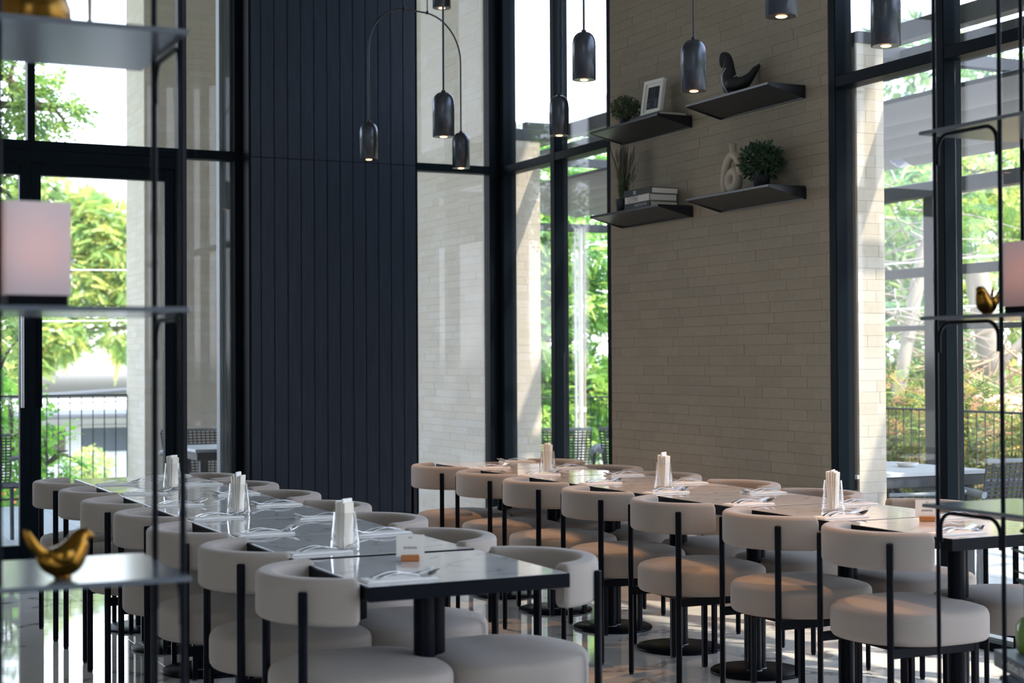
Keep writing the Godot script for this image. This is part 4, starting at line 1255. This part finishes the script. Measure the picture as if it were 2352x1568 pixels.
func plant(called: String, label: String, category: String, group: String, trunk: Array, rad: Array, blobs: Array, n: int, size: float, mesh: Mesh, cols: Array, seed_: int, bark: Material, out_bias := 0.6) -> void:
	var r := RandomNumberGenerator.new()
	r.seed = seed_
	var base: Vector3 = trunk[0]
	var g := thing(called, label, category, base, 0, group)
	var st := S()
	var tp := []
	for p in trunk: tp.append(p - base)
	var sp := spline(tp, 4)
	var sr := []
	for i in sp.size():
		var t := float(i) / 4.0
		var k := mini(int(t), rad.size() - 2)
		sr.append(lerpf(rad[k], rad[k + 1], t - k))
	add_tube(st, sp, sr, 9)
	part(g, "trunk", done(st), bark)
	var bs := S()
	var total := 0.0
	for b in blobs:
		total += b[1].x * b[1].z
		var end: Vector3 = b[0] - base
		var from: Vector3 = sp[int(sp.size() * 0.6)]
		for p in sp:
			if p.distance_to(end) < from.distance_to(end) and p.y < end.y: from = p
		add_tube(bs, spline([from, from.lerp(end, 0.5) + Vector3(r.randf_range(-0.2, 0.2), 0.1, r.randf_range(-0.2, 0.2)), end], 4), rad[-1] * 1.0, 5)
		for k in 5:
			var d := Vector3(r.randfn(), r.randfn() * 0.6, r.randfn()).normalized() * Vector3(b[1])
			add_tube(bs, [end, end + d * 0.5 + Vector3(0, 0.05, 0), end + d * 0.9], [rad[-1] * 0.7, rad[-1] * 0.45, rad[-1] * 0.2], 4)
	part(g, "branches", done(bs), bark).set_meta("kind", "stuff")
	var mm := MultiMesh.new()
	mm.transform_format = MultiMesh.TRANSFORM_3D
	mm.use_colors = true
	mm.mesh = mesh
	mm.instance_count = n
	var i := 0
	for bi in blobs.size():
		var b = blobs[bi]
		var cnt := int(n * b[1].x * b[1].z / total) if bi < blobs.size() - 1 else n - i
		for k in cnt:
			if i >= n: break
			var d := Vector3(r.randfn(), r.randfn(), r.randfn()).normalized()
			var q := pow(r.randf(), 0.33)
			var p: Vector3 = b[0] - base + Vector3(d.x * b[1].x, d.y * b[1].y, d.z * b[1].z) * q
			var f := (d * out_bias + Vector3(r.randfn(), r.randfn() * 0.5 - 0.1, r.randfn()) * 0.7).normalized()
			var u := (Vector3.UP + Vector3(r.randfn(), r.randfn(), r.randfn()) * 0.35)
			var z := f.cross(u).normalized()
			u = z.cross(f).normalized()
			var s := size * r.randf_range(0.65, 1.3)
			mm.set_instance_transform(i, Transform3D(Basis(f * s, u * s, z * s), p))
			var c: Color = cols[r.randi() % cols.size()]
			c = c.srgb_to_linear()
			var v := r.randf_range(0.8, 1.2)
			mm.set_instance_color(i, Color(c.r * v, c.g * v, c.b * v))
			i += 1
	var o := MultiMeshInstance3D.new()
	o.name = "foliage"
	o.multimesh = mm
	o.material_override = M.leaf
	g.add_child(o, true)
	o.set_meta("kind", "stuff")

func build_greenery() -> void:
	var fine := sprig(6, 0.22, 0.25)
	var broad := sprig(3, 0.34, 0.3)
	var blade := sprig(4, 0.13, 0.35)
	var G1 := [Color("7fa556"), Color("98bb60"), Color("6b9558"), Color("b2cc70")]
	var G2 := [Color("a8c474"), Color("c3d47a"), Color("8cb06e"), Color("dfdc80")]
	var G3 := [Color("6d9262"), Color("5a8258"), Color("8eae68"), Color("a6c272")]
	var HE := [Color("d9bf68"), Color("93ab4a"), Color("587a3a"), Color("d39a78"), Color("c3cc76"), Color("6d8c44"), Color("7d9a48")]
	# left: dark broadleaf near the deck, yellow-green tree behind
	plant("broadleaf_tree", "broad leaved green tree hanging in at the picture's left edge, outside the doors", "tree", "trees beyond the terrace",
		[Vector3(0.6, -5, -19), Vector3(0.8, -1, -19), Vector3(1.3, 2.5, -18.8), Vector3(1.6, 4.5, -18.6)], [0.2, 0.16, 0.12, 0.05],
		[[Vector3(2.45, 4.55, -18.0), Vector3(0.45, 0.65, 0.6)], [Vector3(2.85, 4.25, -18.0), Vector3(0.38, 0.3, 0.5)], [Vector3(1.5, 3.7, -18.4), Vector3(1.0, 0.9, 1.0)], [Vector3(2.3, 3.35, -18.2), Vector3(0.35, 0.4, 0.5)], [Vector3(1.9, 5.3, -18.2), Vector3(0.8, 0.7, 1.0)], [Vector3(2.25, 1.2, -17.8), Vector3(0.4, 0.8, 0.6)], [Vector3(2.2, 2.1, -18.2), Vector3(0.35, 0.6, 0.5)]], 1700, 0.24, broad, G1, 3, M.bark)
	plant("flowering_tree", "airy yellow green tree in the middle of the doors' bright view", "tree", "trees beyond the terrace",
		[Vector3(15.4, -5, -62), Vector3(15.0, 0, -62), Vector3(14.0, 3.6, -62), Vector3(13.0, 5.6, -61)], [0.45, 0.38, 0.25, 0.06],
		[[Vector3(10.70, 6.87, -59.80), Vector3(0.97, 1.15, 1.61)], [Vector3(11.61, 5.95, -59.80), Vector3(1.38, 1.38, 1.84)], [Vector3(12.65, 5.14, -59.80), Vector3(1.15, 1.61, 1.84)], [Vector3(10.58, 4.68, -59.80), Vector3(1.15, 1.38, 1.84)], [Vector3(9.31, 8.25, -60.72), Vector3(0.80, 0.92, 1.15)], [Vector3(8.28, 6.53, -60.72), Vector3(1.38, 1.38, 1.38)], [Vector3(9.54, 2.50, -58.88), Vector3(1.26, 0.92, 1.38)], [Vector3(11.85, 2.61, -58.88), Vector3(0.69, 1.15, 1.15)], [Vector3(8.28, 2.15, -58.88), Vector3(1.15, 1.61, 1.38)]], 3600, 0.62, fine, G2, 5, M.bark)
	plant("round_shrub", "yellow green shrub below the deck railing, in front of the white wall", "shrub", "", [Vector3(5.2, -5, -28.5), Vector3(5.2, -3, -28.5), Vector3(5.2, -1.2, -28.5)], [0.08, 0.06, 0.04],
		[[Vector3(5.25, -0.55, -28.5), Vector3(0.35, 0.4, 0.5)], [Vector3(5.1, -1.1, -28.5), Vector3(0.5, 0.5, 0.5)]], 700, 0.16, fine, G2, 7, M.bark)
	plant("leafy_bush", "bright broad leaved bush against the deck railing beside the door stile", "shrub", "", [Vector3(2.4, -3, -16.2), Vector3(2.4, -1, -16.2), Vector3(2.45, 0.5, -16.2)], [0.05, 0.04, 0.03],
		[[Vector3(2.55, 0.35, -16.1), Vector3(0.28, 0.5, 0.4)], [Vector3(2.2, 0.6, -16.1), Vector3(0.35, 0.6, 0.4)], [Vector3(2.15, -0.3, -16.1), Vector3(0.4, 0.4, 0.4)]], 300, 0.24, broad, [Color("8fc84a"), Color("a8dc58"), Color("6daa48")], 8, M.bark)
	# past the corner: layered bright tree
	plant("layered_tree", "bright green layered tree past the corner, behind the white pipe", "tree", "trees beyond the terrace",
		[Vector3(9.4, -5, -19), Vector3(9.3, -1, -18.8), Vector3(9.0, 2.0, -18.5), Vector3(8.8, 4.5, -18.2)], [0.22, 0.18, 0.12, 0.05],
		[[Vector3(8.2, 3.1, -17.0), Vector3(0.9, 0.4, 0.8)], [Vector3(8.6, 2.7, -17.4), Vector3(1.2, 0.5, 1.0)], [Vector3(9.0, 2.1, -17.3), Vector3(1.0, 0.35, 0.9)], [Vector3(8.2, 1.6, -17.2), Vector3(1.1, 0.4, 0.8)], [Vector3(9.3, 1.0, -17.3), Vector3(1.0, 0.45, 0.9)], [Vector3(8.2, 0.5, -17.0), Vector3(1.1, 0.5, 0.8)], [Vector3(9.2, 0.0, -16.8), Vector3(1.1, 0.5, 0.7)], [Vector3(8.7, 3.7, -17.6), Vector3(1.3, 0.5, 1.0)]], 6500, 0.22, fine, [Color("93c464"), Color("b2da6c"), Color("74ac5a"), Color("c8e27a"), Color("5f9658")], 12, M.bark)
	plant("dark_tree", "darker green tree in the shade behind the layered tree", "tree", "trees beyond the terrace",
		[Vector3(9.5, -5, -24), Vector3(9.5, -1, -24), Vector3(9.6, 2.0, -24), Vector3(9.7, 4.5, -24)], [0.25, 0.2, 0.14, 0.05],
		[[Vector3(9.2, 1.5, -22.5), Vector3(2.2, 1.3, 1.2)], [Vector3(10.0, 3.2, -22), Vector3(2.2, 1.1, 1.2)], [Vector3(9.0, -0.6, -21), Vector3(2.2, 1.2, 1.2)]], 3600, 0.32, broad, G3, 14, M.bark)
	# right: hedge, shrubs and trees behind the railing
	for k in 4:
		var z := -13.0 + k * 1.0
		plant("hedge_shrub", ["tallest yellow hedge shrub behind the railing, beside the bright brick end", "hedge shrub behind the railing at the terrace post", "hedge shrub behind the railing, right of the dark window mullion", "rightmost hedge shrub behind the railing, at the rack's near post"][k], "shrub", "red tipped hedge shrubs",
			[Vector3(9.9, -1.5, z), Vector3(9.9, -0.6, z), Vector3(9.9, 0.3, z)], [0.06, 0.05, 0.03],
			[[Vector3(9.8, 0.05, z), Vector3(0.5, 0.5, 0.62)], [Vector3(9.9, 0.55, z + 0.1), Vector3(0.45, 0.4, 0.55)], [Vector3(9.75, -0.6, z), Vector3(0.5, 0.6, 0.62)], [Vector3(9.95, [1.25, 0.85, 0.8, 0.7][k], z), Vector3(0.3, 0.4, 0.35)]], 2600, 0.17, blade, HE, 30 + k, M.bark, 0.9)
	var tops := [[Vector3(14.6, -5, -18.2), 1.0, G3, "dense green tree behind the hedge, seen just right of the bright brick end"], [Vector3(16.9, -5, -18.9), 1.1, G2, "yellow green tree behind the hedge, seen between the rack's posts"], [Vector3(19.0, -5, -22.5), 1.4, G3, "tall green tree rising behind the pergola beams on the right"], [Vector3(19.6, -5, -20.5), 1.3, G3, "green tree at the picture's right edge behind the lamp"]]
	for k in 4:
		var t = tops[k]
		var b: Vector3 = t[0]
		var s: float = t[1]
		plant("garden_tree", t[3], "tree", "trees beyond the terrace", [b, b + Vector3(0.1, 3, 0), b + Vector3(-0.2, 6, 0.2), b + Vector3(0.1, 8.0 * s, 0)], [0.16, 0.12, 0.07, 0.02],
			[[b + Vector3(0, 5.3, 0), Vector3(2.0, 1.0, 2.2)], [b + Vector3(-0.6, 6.6 * s, 1.0), Vector3(1.5, 0.8, 1.5)], [b + Vector3(0.3, 7.4 * s, -0.9), Vector3(1.6, 0.8, 1.6)], [b + Vector3(0, 4.0, 0.5), Vector3(2.2, 1.0, 2.2)], [b + Vector3(0, 8.4 * s, 0.3), Vector3(1.4, 0.8, 1.4)]], 5000, 0.26, [fine, broad][k % 2], t[2], 50 + k, M.bark)
	# bare pale trunk leaning, and dry brush
	var lt := thing("pale_trunk", "pale leaning bare trunk behind the terrace frame on the right", "tree", Vector3(12.5, -5, -15.0))
	part(lt, "trunk", tube(spline([Vector3(-1.6, 0, 0.4), Vector3(-0.5, 4.5, 0.2), Vector3(0.1, 6.5, 0.0), Vector3(0.7, 9.0, 0)], 5), 0.085, 10), M.pale_bark)
	var br := S()
	var r := RandomNumberGenerator.new(); r.seed = 77
	for i in 60:
		var p := Vector3(r.randf_range(-0.2, 0.6), r.randf_range(6.6, 8.6), r.randf_range(-0.1, 0.1))
		var d := Vector3(r.randfn() * 0.5, r.randf_range(-0.5, 0.6), r.randfn()).normalized()
		var l := r.randf_range(0.5, 1.8)
		add_tube(br, [p, p + d * l * 0.5 + Vector3(0, 0.08, 0), p + d * l], [0.013, 0.009, 0.003], 4)
	part(lt, "bare_branches", done(br), M.pale_bark).set_meta("kind", "stuff")
	var dry := thing("dry_brush", "heap of dry tan branches behind the hedge on the right", "brush", Vector3(14.1, -4.98, -15.0))
	var ds := S()
	for i in 220:
		var p := Vector3(r.randfn() * 0.7, r.randf_range(5.3, 6.6), r.randfn() * 0.7)
		var d := Vector3(r.randfn(), r.randfn() * 0.7, r.randfn()).normalized()
		var l := r.randf_range(0.4, 1.4)
		add_tube(ds, [p, p + d * l * 0.5 + Vector3(0, -0.06, 0), p + d * l], [0.014, 0.009, 0.004], 4)
	add_tube(ds, [Vector3(0, 0, 0), Vector3(0.1, 3, 0), Vector3(0, 5.4, 0)], [0.2, 0.16, 0.08], 8)
	part(dry, "branches", done(ds), M.dry).set_meta("kind", "stuff")
	var tk := thing("tree_stump", "thick pale broken trunk at the right edge, behind the brush heap", "tree", Vector3(14.6, -5, -15.6))
	part(tk, "trunk", tube(spline([Vector3(0.3, 0, 0), Vector3(0.2, 4.5, 0), Vector3(-0.1, 6.4, 0), Vector3(-0.35, 7.6, 0)], 5), 0.16, 10), M.pale_bark)
	part(tk, "broken_branch", tube([Vector3(-0.1, 6.2, 0.05), Vector3(0.3, 6.7, 0.35), Vector3(0.6, 7.0, 0.5)], [0.07, 0.06, 0.04], 8), M.pale_bark)
	var sh := thing("shed", "low shed with a sloping peach roof behind the hedge", "shed", Vector3(13.6, -5, -12.9))
	part(sh, "wall", cbox(Vector3(1.6, 5.2, 1.2), 0.02), M.plaster, Vector3(0, 2.6, 0))
	part(sh, "roof", cbox(Vector3(2.2, 0.08, 1.8), 0.02), M.peach, Vector3(0, 5.55, 0), Basis(Vector3(0, 0, 1), 0.0) * Basis(Vector3(1, 0, 0), 0.42))
	var slope := thing("hillside", "green planted hillside rising behind the hedge", "hillside", Vector3.ZERO, 0, "", "structure")
	pbox(slope, "bank", Vector3(22, -5, -30), Vector3(40, 0.6, 4), M.soil, 0.0)
